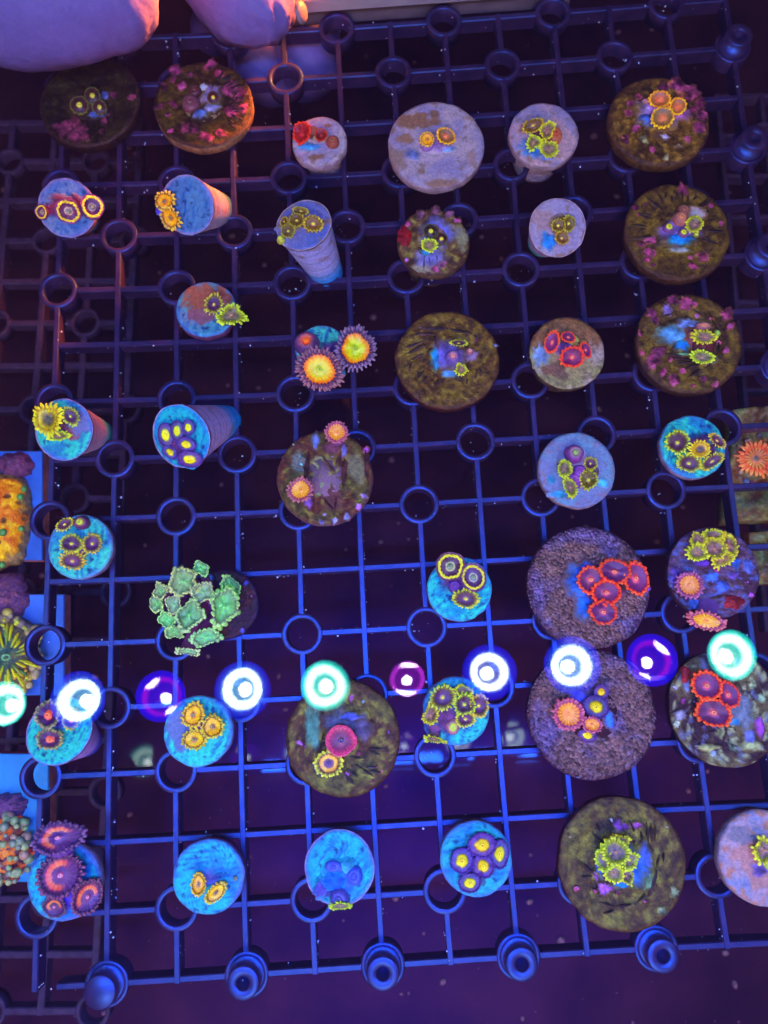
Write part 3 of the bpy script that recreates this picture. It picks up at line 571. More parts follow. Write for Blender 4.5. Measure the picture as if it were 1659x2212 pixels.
plug('R1', 322, 432, 182, 'white', 'small pale plug with teal flank and a cluster of olive yellow polyps', ry=178, zt=13, base=(225, 525, -6), rb=95, clean=.12, body=(130, 110, 200), foot=(40, 150, 190), c0=(150, 140, 222),
     pol=[('YB', 325, 420, 46, 44, 0, dict(h=3)), ('YB', 392, 408, 44, 52, 0, dict(h=2, tilt=(.3, 0))), ('YB', 348, 500, 50, 40, 30, dict(h=2.4))], glue=[(262, 525, 55, 62, (25, 112, 235), .5), (350, 420, 85, 75, (125, 88, 40), .8)], film=[(230, 380, 80, 70, (150, 122, 165))])
plug('R1', 1085, 455, 335, 'olive', 'large olive plug with radial grooves, scattered purple patches and a bright blue glue heart', ry=302, zt=8, c0=(92, 76, 34), c1=(66, 48, 30), c2=(112, 98, 60), side=(64, 40, 28),
     pol=[('YG', 1192, 412, 54, 54, 0, dict(h=2.5))], buds=[(1090, 392, 48, (150, 90, 100), (205, 130, 110), dict(h=3)), (1112, 338, 40, (120, 75, 80), (140, 90, 90), dict(h=2.4)), (1018, 446, 34, (100, 60, 140), (205, 220, 60), dict(h=2.6, tipr=.6)), (1110, 482, 34, (100, 60, 130), (205, 220, 60), dict(h=2.6, tipr=.5)), (1198, 484, 18, (120, 130, 60), (200, 225, 60), dict(tipr=.6))],
     glue=[(1090, 455, 160, 110, (100, 82, 190), 1.0), (1085, 510, 105, 62, (15, 110, 245), 1.2), (1200, 345, 70, 60, (160, 130, 170), .8), (1090, 575, 90, 26, (115, 125, 170), .5)],
     cor=pts('1118,195,50 820,306,24 872,285,14 1246,615,48 1180,680,34 1165,625,18 910,510,44 856,536,28 895,590,36 925,600,34 890,635,30 925,672,18 838,350,18 1295,292,20 1360,405,22'), rays=(1085, 440, 24, 175, 285, (150, 400)))
# third row
plug('L1', 1308, 948, 190, 'cyan', 'small blue plug with a rust brown film and two lime-rimmed polyps, one overhanging the edge', ry=184, zt=8, tilt=(.03, .03), side=(95, 55, 120), c0=(66, 122, 225), c1=(92, 106, 218), edge=(60, 110, 232),
     pol=[('Y', 1360, 922, 54, 66, 10, dict(h=2.5, tilt=(-.1, .1))), ('YG', 1470, 988, 88, 66, -18, dict(h=3, tilt=(.2, -.1)))], film=[(1285, 890, 140, 100, (126, 62, 48)), (1290, 1000, 90, 60, (110, 62, 110)), (1420, 870, 60, 70, (130, 66, 50))], glue=[(1400, 900, 55, 65, (120, 70, 100), .8)])
plug('M1', 475, 1205, 165, 'cyan', 'small cyan plug nearly hidden under big fiery orange polyps with long purple tentacles', zt=6, c0=(70, 185, 225), c1=(60, 120, 225), tilt=(0, .06),
     pol=[('BIG', 690, 1205, 130, 148, 8, dict(h=7, tilt=(.12, .0), lean=(-130, 20))), ('BIG', 465, 1335, 155, 135, 20, dict(h=7, tilt=(-.05, -.2), lean=(20, -90)))],
     buds=[(388, 1185, 78, (98, 55, 130), (255, 120, 30), dict(h=6, tipr=.24))], glue=[(540, 1230, 100, 80, (80, 50, 120), 1.5), (605, 1345, 26, 26, (30, 130, 235), 3.0)])
plug('M1', 1278, 1266, 331, 'olive', 'large plain olive plug with branching grooves, blue glue and two slim lemon-rimmed polyps', ry=323, zt=8, c0=(96, 78, 38), c1=(72, 48, 28), c2=(120, 112, 72), side=(64, 30, 34), edge=(70, 38, 38),
     pol=[('Y', 1350, 1168, 58, 26, 5, dict(h=2.5, tilt=(0, .3))), ('YG', 1366, 1335, 40, 40, 0, dict(h=2))], buds=[(1310, 1268, 50, (92, 70, 170), (210, 140, 150), dict(h=3, tipr=.3)), (1420, 1225, 24, (130, 80, 120), (210, 150, 150))],
     glue=[(1290, 1255, 110, 130, (90, 80, 205), .8), (1215, 1265, 55, 90, (30, 125, 238), .6), (1300, 1360, 70, 40, (60, 110, 200), .4), (1430, 1250, 60, 50, (110, 90, 160), .5)],
     cor=[(1585, 1182, 17, (110, 130, 240)), (1108, 1070, 8, (120, 110, 200)), (1460, 1148, 10)], ridge=[(1110, 1075, 1290, 1078), (1290, 1080, 1440, 1110), (1440, 1112, 1490, 1150), (1080, 1115, 1200, 1110), (1000, 1205, 1120, 1160), (1120, 1160, 1180, 1130), (1020, 1240, 1130, 1180), (1050, 1275, 1140, 1230), (1000, 1325, 1060, 1285), (1030, 1350, 1050, 1290), (1085, 1400, 1130, 1340), (1110, 1425, 1150, 1370), (1080, 1385, 1100, 1350), (1190, 1460, 1225, 1390), (1240, 1430, 1265, 1380), (1335, 1410, 1330, 1370), (1400, 1430, 1405, 1390), (1450, 1400, 1470, 1340), (1500, 1380, 1480, 1330)], ridge_c=(58, 40, 52))
plug('R1', 384, 1224, 240, 'grey', 'mid-sized grey-brown plug with scarlet polyps and a pale yellow crescent', ry=222, zt=7, side=(80, 62, 60),
     pol=[('R', 285, 1162, 46, 74, 15, dict(h=2.5, tilt=(-.3, 0))), ('R', 388, 1130, 50, 38, 25, dict(h=4, tilt=(.1, .2))), ('R', 500, 1212, 34, 56, -18, dict(h=2.6, tilt=(.35, 0))), ('R', 412, 1256, 76, 70, 0, dict(h=3.5, tilt=(0, -.15)))],
     glue=[(415, 1152, 45, 36, (190, 190, 90), 1.8), (320, 1150, 18, 45, (190, 180, 110), 1.5), (490, 1190, 26, 50, (170, 160, 90), 1.3), (360, 1200, 80, 55, (92, 60, 150), 1.0), (215, 1245, 60, 90, (90, 120, 205), .25)], film=[(330, 1340, 70, 50, (90, 66, 56)), (270, 1340, 50, 30, (110, 70, 60))])
plug('R1', 1160, 1165, 336, 'olive', 'large olive plug dotted with purple crust, pale blue glue fan and two lime polyps', ry=318, zt=8, c0=(86, 70, 36), c1=(62, 44, 30), c2=(108, 96, 60), side=(58, 36, 28),
     pol=[('YG', 1258, 1130, 70, 44, 10, dict(h=3, tilt=(.1, -.1))), ('YG', 1240, 1258, 76, 44, 5, dict(h=2.5, tilt=(0, -.15)))], buds=[(1165, 1120, 26, (110, 60, 80), (215, 225, 60)), (1328, 1110, 24, (130, 150, 70), (150, 210, 110)), (1240, 1068, 52, (150, 90, 120), (225, 140, 130), dict(h=2.6, ry=30)), (1240, 1190, 70, (80, 32, 50), (90, 40, 60), dict(h=1.5))],
     glue=[(1060, 1120, 115, 95, (75, 135, 232), .6), (1110, 1180, 60, 48, (20, 110, 240), .8), (1150, 1050, 90, 50, (95, 120, 228), .5), (1190, 1130, 90, 90, (96, 50, 84), .9), (1290, 1270, 60, 50, (110, 100, 90), .7), (1120, 1240, 70, 14, (90, 140, 130), .5)],
     cor=pts('1060,895,42 1140,920,48 1205,995,18 1295,1010,14 915,980,40 940,1020,32 1395,985,46 1420,1060,36 1345,1165,18 1395,1215,26 855,1228,26 965,1225,52 925,1275,52 990,1355,34 1060,1400,50 1245,1395,26 1180,1440,22 1325,1425,26 1115,1345,24 1040,1275,20 850,1105,28 1340,1160,16') + [(1190, 920, 22, (190, 60, 140)), (1020, 960, 40, (110, 90, 200))], ridge=[(1020, 1240, 1150, 1250), (1040, 1262, 1160, 1275), (1080, 1300, 1190, 1285), (1130, 1330, 1230, 1300), (1260, 1330, 1330, 1260), (1335, 1240, 1350, 1150), (1330, 1080, 1300, 1010), (1180, 950, 1250, 1000), (980, 1000, 1050, 980), (1150, 1390, 1230, 1330)])
# fourth row
plug('L2', 402, 520, 196, 'cyan', 'bluish cone plug with a large sunny yellow polyp beside two narrow ones', ry=188, zt=17, base=(640, 545, -5), rb=85, c0=(50, 180, 230), c1=(40, 110, 228), edge=(80, 100, 225), body=(140, 108, 180), foot=(35, 130, 160),
     pol=[('YS', 305, 455, 96, 104, -15, dict(h=5, tilt=(-.15, .05), lean=(60, 20))), ('Y', 447, 435, 46, 62, -20, dict(h=3.5, tilt=(.25, 0))), ('YG', 374, 560, 66, 30, -8, dict(h=2.5, tilt=(0, -.3)))], film=[(460, 540, 70, 50, (130, 60, 100)), (500, 470, 70, 80, (90, 100, 215))], glue=[(400, 490, 60, 50, (110, 60, 120), 1.0)])
plug('L2', 1148, 565, 172, 'cyan', 'long ribbed cone plug lying over, purple colony with six bright yellow mouths', ry=206, zt=22, base=(1455, 455, -3), rb=92, c0=(25, 145, 240), c1=(30, 95, 235), edge=(30, 130, 235), body=(135, 115, 200), foot=(10, 105, 235),
     pol=[('PY', 1052, 555, 52, 80, 0, dict(h=1.8)), ('PY', 1125, 528, 46, 68, 5, dict(h=1.8)), ('PY', 1196, 508, 44, 52, 0, dict(h=1.8)), ('PY', 1182, 614, 68, 48, 8, dict(h=2.2)), ('PY', 1082, 664, 56, 42, 40, dict(h=1.8)), ('PY', 1205, 710, 82, 58, 0, dict(h=2.4, tilt=(0, -.2)))],
     glue=[(1130, 600, 120, 130, (88, 40, 104), .9), (1190, 690, 95, 70, (88, 40, 104), .8)])
plug('M2', 496, 822, 306, 'olive', 'worn brown-green disc with lavender lip and two salmon polyps at opposite ends', ry=292, zt=8, c0=(78, 72, 52), c1=(78, 36, 42), c2=(112, 122, 84), side=(110, 88, 140), edge=(84, 40, 56),
     pol=[('P', 572, 537, 76, 76, 0, dict(h=6, tilt=(.05, .1), lean=(10, 55), fl=1.0)), ('P', 345, 905, 80, 84, 30, dict(h=5, tilt=(-.25, .05), lean=(40, 30)))],
     film=[(480, 780, 90, 110, (122, 128, 84)), (460, 900, 50, 40, (120, 150, 130)), (330, 720, 50, 60, (92, 100, 120)), (700, 760, 60, 120, (96, 96, 70)), (540, 960, 70, 80, (86, 34, 40))],
     glue=[(440, 600, 30, 80, (85, 100, 200), .6), (540, 640, 80, 50, (96, 50, 86), .9), (620, 660, 26, 50, (90, 90, 180), .7), (395, 975, 40, 55, (92, 60, 170), 1.5)],
     cor=[(762, 655, 24, (160, 70, 225)), (712, 1012, 28, (150, 80, 225)), (640, 1075, 30, (105, 110, 200)), (560, 1100, 26, (110, 110, 200)), (480, 1108, 26, (100, 90, 190)), (745, 940, 26, (120, 95, 190)), (340, 690, 14, (80, 140, 170)), (350, 740, 12, (80, 150, 190)), (300, 615, 10, (110, 140, 190)), (495, 1060, 14, (130, 120, 210)), (550, 690, 12, (140, 120, 220))], ridge=[(375, 830, 395, 660), (625, 700, 620, 900), (480, 690, 560, 790), (490, 960, 560, 1040), (570, 940, 560, 1040), (760, 640, 770, 850)], ridge_c=(60, 28, 36))
plug('R2', 446, 772, 246, 'white', 'lavender plug with purple shut buds and a bent yellow crested polyp', ry=230, zt=7, c0=(112, 125, 222), c1=(100, 140, 225), film_c=(120, 100, 150), clean=.1,
     pol=[('YG', 362, 768, 46, 56, 10, dict(h=3.5)), ('YG', 402, 885, 36, 70, -22, dict(h=3, tilt=(-.1, 0))), ('Y', 530, 735, 42, 42, 0, dict(h=2)), ('YB', 518, 840, 56, 62, 25, dict(h=2.5))],
     buds=[(420, 680, 60, (110, 50, 150), (150, 190, 120), dict(h=4, tipr=.24)), (456, 792, 46, (105, 55, 175), (130, 70, 190), dict(h=3)), (425, 852, 42, (110, 55, 170), (140, 70, 180), dict(ry=62, h=2.4)), (550, 790, 34, (90, 60, 110), (90, 70, 90))], glue=[(440, 770, 130, 130, (128, 105, 170), .5), (605, 858, 40, 36, (55, 145, 232), .35), (335, 930, 70, 30, (50, 145, 235), .3), (280, 840, 30, 40, (50, 140, 230), .25)])
plug('R2', 1182, 626, 206, 'cyan', 'bright turquoise plug with five lime polyps round a purple heart, nearest the orange polyp', ry=196, zt=8, c0=(45, 190, 232), c1=(20, 110, 240), edge=(70, 130, 230),
     pol=[('Y', 1082, 602, 74, 80, 20, dict(h=3, tilt=(-.2, 0))), ('YS', 1228, 646, 62, 56, 0, dict(h=4)), ('Y', 1336, 590, 66, 34, 42, dict(h=2.6, tilt=(.2, .15))), ('Y', 1156, 735, 74, 56, 8, dict(h=3, tilt=(0, -.2))), ('Y', 1304, 722, 82, 40, -32, dict(h=3, tilt=(.1, -.15)))],
     glue=[(1215, 625, 110, 95, (82, 40, 105), 1.4), (1280, 650, 70, 60, (90, 50, 120), 1.4)])
# fifth row
plug('L3', 507, 66, 206, 'cyan', 'sky blue plug of dark flecks with five purple lime-edged polyps, beside the orange tile coral', ry=196, zt=8, c0=(62, 180, 228), c1=(38, 120, 232), dir=1.5,
     pol=[('Y', 410, -92 + 16, 60, 40, -35, dict(h=2.2, tilt=(-.1, .1))), ('Y', 455, 46, 72, 66, 0, dict(h=3)), ('Y', 586, 46, 58, 68, 10, dict(h=3, tilt=(.15, 0))), ('Y', 460, 158, 76, 56, 8, dict(h=2.8, tilt=(0, -.15))), ('Y', 525, 100, 28, 28, 0, dict(h=2))], buds=[(525, -26 - 60, 52, (84, 38, 100), (190, 200, 60), dict(h=3, tipr=.45, ry=44))])
plug('L3', 1420, 430, 205, 'olive', 'dark plug buried under a ruffled mint green colony of many folded polyps', ry=222, zt=6, c0=(48, 24, 74), c1=(50, 32, 120), c2=(70, 40, 80), side=(40, 22, 80), edge=(40, 24, 90),
     pol=[('GR', 1170, 290, 93, 86, 10, dict(h=9, lean=(130, 80))), ('GR', 1275, 205, 51, 41, 30, dict(h=7, tilt=(.1, .25), lean=(60, 120))), ('GR', 1020, 350, 42, 51, 20, dict(h=7, tilt=(-.35, 0), lean=(170, 60))), ('GR', 1000, 430, 50, 54, 0, dict(h=6, tilt=(-.4, 0), lean=(180, 20))), ('GR', 1290, 355, 73, 63, -25, dict(h=9, lean=(60, 40))), ('GR', 1425, 445, 83, 115, 8, dict(h=10, tilt=(.1, 0), lean=(-10, 0))), ('GR', 1105, 435, 46, 59, 0, dict(h=8, lean=(150, 10))), ('GR', 1205, 500, 83, 98, 20, dict(h=10, lean=(90, -40))), ('GR', 1060, 530, 58, 46, 25, dict(h=7, tilt=(-.2, -.1), lean=(170, -60))), ('GR', 1106, 608, 56, 39, 8, dict(h=6, tilt=(0, -.35), lean=(150, -110))), ('GR', 1312, 640, 84, 51, -12, dict(h=7, tilt=(.05, -.35), lean=(30, -150))), ('GR', 1195, 730, 75, 26, 10, dict(h=5, tilt=(0, -.8), lean=(60, -190))), ('GR', 1470, 310, 69, 42, 38, dict(h=6, tilt=(.35, .2), lean=(-20, 80)))],
     glue=[(1330, 470, 120, 130, (80, 40, 130), 1.5), (1345, 265, 30, 34, (60, 120, 225), 3)], cor=[(1600, 380, 8, (170, 80, 220)), (1560, 300, 22, (60, 60, 190)), (1540, 600, 20, (60, 60, 170))])
plug('M3', 1356, 334, 202, 'cyan', 'turquoise plug with purple polyps ringed by golden beads and one shut bud', ry=206, zt=8, c0=(40, 185, 232), c1=(22, 125, 238), edge=(60, 130, 232), dir=.5,
     pol=[('PR', 1296, 192, 94, 92, 0, dict(h=4, lean=(30, 60))), ('PR', 1442, 262, 82, 92, -15, dict(h=3.4)), ('Y', 1395, 398, 88, 62, 5, dict(h=3, tilt=(0, -.15)))], buds=[(1320, 318, 44, (85, 45, 150), (100, 55, 170), dict(h=3))], glue=[(1340, 290, 120, 90, (84, 45, 125), 1.2)])
plug('R3', 520, 322, 391, 'grain', 'big grainy purple-brown disc with bright red-orange polyps on blue glue', ry=372, zt=8,
     pol=[('R', 532, 275, 90, 90, 0, dict(h=3)), ('R', 682, 226, 106, 82, 10, dict(h=4)), ('R', 818, 268, 84, 110, -8, dict(h=3.4, tilt=(.15, 0))), ('R', 630, 358, 96, 80, -10, dict(h=4)), ('R', 612, 482, 92, 78, 12, dict(h=3.6, tilt=(0, -.15)))],
     glue=[(460, 300, 105, 120, (35, 88, 222), .7), (490, 440, 70, 110, (28, 95, 228), .6), (500, 200, 80, 50, (50, 75, 200), .6), (620, 340, 120, 100, (80, 40, 120), 1.5)], cor=[(900, 330, 18, (120, 60, 200))])
plug('R3', 1318, 228, 276, 'lav', 'lumpy lavender-brown disc with lime polyps at the top and orange ones along its edge', ry=290, zt=9,
     pol=[('YG', 1215, 16, 50, 42, 0, dict(h=3)), ('YG', 1210, 102, 66, 58, 0, dict(h=3.4)), ('YG', 1318, 78, 82, 70, 20, dict(h=4)), ('YG', 1412, 58, 54, 74, -15, dict(h=3.4, tilt=(.15, 0))), ('YG', 1360, 142, 66, 56, -20, dict(h=3.6)), ('YG', 1310, -10, 70, 36, 0, dict(h=3, tilt=(0, .25))), ('P', 1160, 308, 82, 92, -20, dict(h=4, tilt=(-.2, 0), lean=(20, -20))), ('P', 1265, 535, 128, 64, 12, dict(h=6, tilt=(.05, -.45), lean=(20, -110)))],
     glue=[(1080, 260, 60, 70, (86, 62, 185), 1.0), (1180, 430, 50, 40, (60, 95, 215), .6), (1360, 320, 60, 46, (62, 90, 220), .7), (1450, 170, 36, 46, (40, 90, 230), .7), (1530, 190, 44, 50, (66, 86, 200), .7), (1300, 260, 60, 40, (55, 95, 225), .5), (1240, 170, 60, 26, (84, 45, 190), .7), (1440, 250, 50, 30, (90, 60, 180), .6)],
     cor=[(1342, 215, 24, (160, 50, 180)), (1550, 370, 20, (140, 60, 190)), (1522, 290, 14, (160, 60, 180)), (1300, 205, 22, (120, 50, 190))], ridge=[(1180, 440, 1330, 470), (1200, 470, 1350, 440), (1280, 400, 1400, 370), (1300, 440, 1380, 410), (1420, 210, 1500, 330), (1380, 260, 1450, 340), (1250, 230, 1330, 300)], ridge_c=(74, 52, 60))
blob(PLUGS[-1], at(*reg('R3', 1318, 228), .009), Vector((0, 0, 1)), 'R3', 1440, 425, 62, 44, (132, 30, 44), 'red_patch', M_ALG, .8, .35, lumps=.3)
# sixth row, under the lamp reflections
plug('L4', 372, 312, 214, 'cyan', 'teal cone plug with dark-fringed polyps glowing orange at the centre, beneath a white glint', ry=214, zt=13, base=(560, 385, -6), rb=90, c0=(48, 190, 222), c1=(40, 165, 228), edge=(40, 150, 230), body=(120, 95, 195), foot=(60, 60, 190),
     pol=[('GY', 305, 214, 82, 94, -10, dict(h=4, tilt=(-.1, .1))), ('GY', 455, 240, 56, 68, 10, dict(h=2.6)), ('GY', 318, 370, 88, 68, 5, dict(h=3, tilt=(0, -.1)))], glue=[(400, 250, 90, 70, (70, 45, 150), .9)])
plug('L4', 1258, 318, 212, 'cyan', 'turquoise plug with three golden yellow polyps', ry=222, zt=8, c0=(45, 190, 225), c1=(38, 140, 230), edge=(80, 110, 225), film=[(1130, 290, 70, 120, (75, 105, 205)), (1150, 400, 60, 50, (70, 100, 200))],
     pol=[('YO', 1226, 214, 68, 80, 15, dict(h=3.4)), ('YO', 1352, 290, 66, 76, 25, dict(h=3)), ('YO', 1236, 370, 80, 64, 0, dict(h=3))], glue=[(1275, 290, 80, 85, (95, 70, 165), .9)])
plug('M4', 610, 362, 360, 'olive', 'large grey-green disc with a pink ringed polyp above an orange ringed one', ry=364, zt=8, c0=(82, 80, 62), c1=(70, 44, 48), c2=(118, 126, 88), side=(60, 42, 40),
     pol=[('PK', 600, 378, 92, 92, 0, dict(h=4)), ('OR', 523, 522, 92, 82, 0, dict(h=3.4, tilt=(-.05, -.1)))],
     glue=[(660, 225, 85, 36, (72, 82, 205), 1.4), (610, 260, 130, 110, (72, 72, 120), .6), (420, 300, 60, 180, (66, 118, 128), .3), (730, 300, 80, 100, (80, 72, 130), .4), (470, 540, 50, 60, (60, 70, 160), .5)],
     cor=[(665, 108, 26, (165, 85, 205)), (742, 128, 12, (110, 150, 235)), (340, 392, 24, (150, 80, 205)), (374, 412, 12, (150, 80, 205)), (712, 460, 16), (640, 590, 20, (130, 70, 180)), (905, 325, 10, (130, 80, 220)), (800, 635, 12), (860, 570, 10), (830, 540, 8)],
     ridge=[(780, 430, 880, 428), (790, 450, 850, 470), (690, 530, 740, 555), (780, 570, 850, 580), (760, 550, 830, 545), (610, 575, 690, 660), (640, 560, 710, 610), (740, 560, 800, 600), (660, 480, 740, 490)], ridge_c=(52, 44, 66))
plug('M4', 1334, 190, 212, 'cyan', 'azure plug crowded with six lime-fringed purple polyps and one drooping over its edge', ry=208, zt=8, c0=(42, 165, 230), c1=(30, 110, 235), edge=(70, 120, 230),
     pol=[('Y', 1248, 102, 84, 78, -30, dict(h=4)), ('Y', 1386, 147, 70, 72, 0, dict(h=4)), ('Y', 1478, 155, 66, 76, 0, dict(h=3.4, tilt=(.15, 0))), ('Y', 1392, 240, 60, 52, 0, dict(h=3)), ('YG', 1172, 212, 50, 72, 25, dict(h=2.6, tilt=(-.3, 0))), ('YG', 1380, 62, 60, 40, 20, dict(h=3, tilt=(0, .3))), ('YG', 1192, 368, 70, 24, 8, dict(h=3.5, tilt=(0, -.6), lean=(5, -70)))],
     buds=[(1310, 285, 44, (150, 95, 140), (200, 225, 50), dict(h=4, ry=52, tipr=.5))], glue=[(1270, 240, 120, 100, (88, 45, 110), 1.2), (1195, 310, 55, 60, (120, 65, 130), 2.2)])
plug('R4', 540, 210, 408, 'grain', 'big grainy brown disc with one plump orange polyp and small blue ones with yellow eyes', ry=408, zt=8,
     pol=[('P', 390, 208, 100, 108, 0, dict(h=4)), ('PY', 566, 162, 84, 74, 25, dict(h=2.6)), ('PY', 598, 68, 46, 48, 40, dict(h=2)), ('P', 540, 276, 66, 54, 10, dict(h=3)), ('PY', 512, 345, 62, 42, 10, dict(h=2))], glue=[(450, 100, 70, 50, (60, 60, 190), .7), (650, 250, 40, 60, (40, 90, 220), .4), (560, 120, 80, 70, (64, 52, 150), .8)])
plug('R4', 1400, 170, 362, 'dark', 'large dark disc mottled with pale grey crust and three maroon polyps beaded orange', ry=364, zt=8,
     pol=[('R', 1268, 28, 94, 96, -10, dict(h=4)), ('R', 1405, 85, 70, 92, -15, dict(h=3.6, tilt=(.15, 0))), ('R', 1312, 198, 116, 92, 20, dict(h=4))],
     glue=[(1480, 190, 110, 120, (92, 104, 150), .9), (1460, 250, 60, 40, (40, 120, 220), .7), (1540, 350, 40, 60, (88, 100, 215), .6), (1600, 290, 36, 70, (140, 62, 200), 1.2), (1100, 215, 50, 40, (110, 110, 160), .6), (1140, 20, 30, 60, (90, 110, 190), .5), (1280, 420, 80, 26, (140, 145, 110), .5), (1560, 410, 90, 40, (130, 140, 110), .5)],
     cor=[(1120, 128, 20, (160, 60, 180)), (1070, 40, 16, (120, 110, 200)), (1190, 130, 10, (100, 110, 230)), (1310, 455, 22, (110, 130, 210)), (1260, 300, 24, (110, 80, 180)), (1430, 420, 36, (120, 150, 140)), (1350, 330, 40, (120, 130, 100)), (1080, 270, 30, (130, 135, 130)), (1560, 30, 30, (130, 150, 130)), (1620, 110, 30, (110, 140, 130))])
blob(PLUGS[-1], at(*reg('R4', 1400, 170), .008), Vector((0, 0, 1)), 'R4', 1135, -40, 24, 50, (135, 32, 48), 'red_patch', M_ALG, .8, .4, lumps=.3)
# last row
plug('L5', 402, 388, 236, 'cyan', 'blue plug bearing four large purple polyps with glowing coral-pink rings', ry=226, zt=8, c0=(30, 150, 235), c1=(10, 90, 240), edge=(110, 100, 205), dir=.2,
     pol=[('GLOW', 368, 108, 168, 105, -10, dict(h=11, tilt=(0, .25), lean=(10, 130))), ('GLOW', 385, 345, 150, 140, -25, dict(h=5)), ('GLOW', 556, 482, 92, 118, 28, dict(h=4, tilt=(.35, -.1))), ('GLOW', 345, 545, 80, 66, 35, dict(h=3, tilt=(-.1, -.35)))], glue=[(440, 480, 110, 90, (70, 45, 170), 1.2)])
plug('L5', 1324, 358, 212, 'cyan', 'clean blue plug with only a pair of yellow polyps near its lower edge', ry=228, zt=9, c0=(30, 150, 230), c1=(32, 112, 232), edge=(90, 105, 220), dir=0.05, side=(110, 80, 190),
     pol=[('YO', 1262, 402, 48, 70, 0, dict(h=3)), ('YO', 1372, 455, 78, 50, -42, dict(h=3, tilt=(.15, -.1)))], glue=[(1325, 360, 85, 60, (88, 85, 190), .7)], buds=[(1497, 362, 16, (105, 110, 120), (110, 120, 130))])
plug('M5', 590, 296, 216, 'cyan', 'blue plug with shut bluish buds and one lime polyp hanging over its near edge', ry=224, zt=11, base=(640, 250, -6), rb=110, c0=(35, 150, 232), c1=(25, 120, 238), edge=(100, 100, 215), dir=.9, body=(120, 90, 190),
     pol=[('YG', 598, 540, 70, 28, 0, dict(h=4, tilt=(0, -.7), lean=(5, -80)))], buds=[(555, 285, 58, (62, 80, 210), (70, 76, 205), dict(ry=36, h=1.6)), (688, 345, 52, (54, 74, 200), (60, 72, 195), dict(ry=60, h=1.8)), (595, 490, 62, (86, 74, 178), (84, 76, 182), dict(h=3))], glue=[(600, 350, 140, 120, (50, 88, 218), 1.2), (570, 380, 100, 80, (22, 84, 228), 2.0), (650, 290, 56, 50, (58, 150, 225), 1.8), (480, 430, 60, 60, (66, 58, 168), 1.4), (560, 455, 110, 40, (70, 64, 176), 1.2)])
plug('M5', 1460, 242, 206, 'cyan', 'blue plug covered by plum coloured polyps with five round yellow centres', ry=228, zt=8, c0=(40, 150, 225), c1=(30, 120, 230), edge=(80, 110, 220), dir=0.0,
     pol=[('PY', 1372, 252, 78, 80, 0, dict(h=2.6)), ('PY', 1498, 152, 92, 76, -5, dict(h=3)), ('PY', 1610, 208, 62, 92, 10, dict(h=2.6)), ('PY', 1506, 286, 72, 72, 0, dict(h=3)), ('PY', 1420, 394, 74, 58, -10, dict(h=2.6))], glue=[(1460, 300, 120, 120, (80, 42, 125), 1.1), (1560, 230, 80, 80, (78, 42, 130), 1.0)])
plug('R5', 734, 272, 384, 'olive', 'large moss-green grooved disc with a tight clump of lime polyps on blue glue', ry=408, zt=8, c0=(84, 80, 50), c1=(66, 50, 40), c2=(112, 112, 82), side=(70, 32, 40), edge=(66, 38, 44),
     pol=[('YG', 710, 132, 66, 46, 0, dict(h=3)), ('YG', 690, 198, 86, 84, 15, dict(h=4.5)), ('YG', 618, 246, 58, 70, -10, dict(h=3.4, tilt=(-.15, 0))), ('YG', 768, 246, 64, 70, 0, dict(h=4, tilt=(.15, 0))), ('YG', 680, 332, 64, 56, 0, dict(h=3.6)), ('YG', 758, 348, 52, 56, 0, dict(h=3.2))],
     glue=[(775, 285, 150, 150, (40, 88, 205), .9), (590, 270, 40, 90, (45, 95, 215), .6), (870, 250, 50, 110, (60, 85, 205), .6), (880, 380, 90, 60, (90, 130, 110), .3), (720, 400, 60, 24, (20, 105, 235), .7)],
     cor=[(700, 22, 52, (120, 55, 165)), (820, 28, 40, (130, 60, 170)), (745, 35, 34, (110, 50, 150)), (622, 432, 44, (120, 62, 185)), (570, 345, 26, (120, 62, 175)), (440, 432, 20), (876, 510, 14), (1060, 455, 34, (122, 138, 120)), (990, 570, 32, (112, 128, 112)), (705, 455, 14), (560, 445, 14), (400, 100, 10, (140, 120, 160)), (1018, 38, 10, (150, 140, 170)), (665, -8, 14, (130, 130, 140)), (680, 70, 18, (100, 80, 90))],
     ridge=[(455, 255, 560, 345), (465, 355, 540, 350), (570, 20, 590, 60), (540, 80, 610, 130), (890, 20, 895, 140), (920, 20, 915, 130), (945, 30, 935, 120), (850, 60, 860, 130), (600, 520, 690, 545), (610, 590, 680, 570), (900, 470, 960, 310), (820, 520, 880, 470), (700, 540, 800, 530), (780, 0, 810, 70), (950, 280, 970, 220), (990, 260, 1000, 200)])
plug('R5', 1640, 236, 290, 'white', 'pale blue and salmon disc cut by the picture edge, with lime-fringed polyp', ry=285, zt=8, c0=(165, 140, 195), c1=(112, 130, 220), film_c=(160, 105, 95), clean=.05,
     pol=[('YG', 1640, 185, 80, 78, 0, dict(h=3.4))], buds=[(1658, 275, 32, (150, 165, 80), (190, 215, 90), dict(h=3, tipr=.5))], film=[(1540, 230, 120, 120, (175, 120, 135)), (1480, 90, 80, 60, (110, 105, 150)), (1640, 380, 90, 60, (170, 118, 130))], glue=[(1600, 310, 70, 50, (92, 72, 170), .6)])
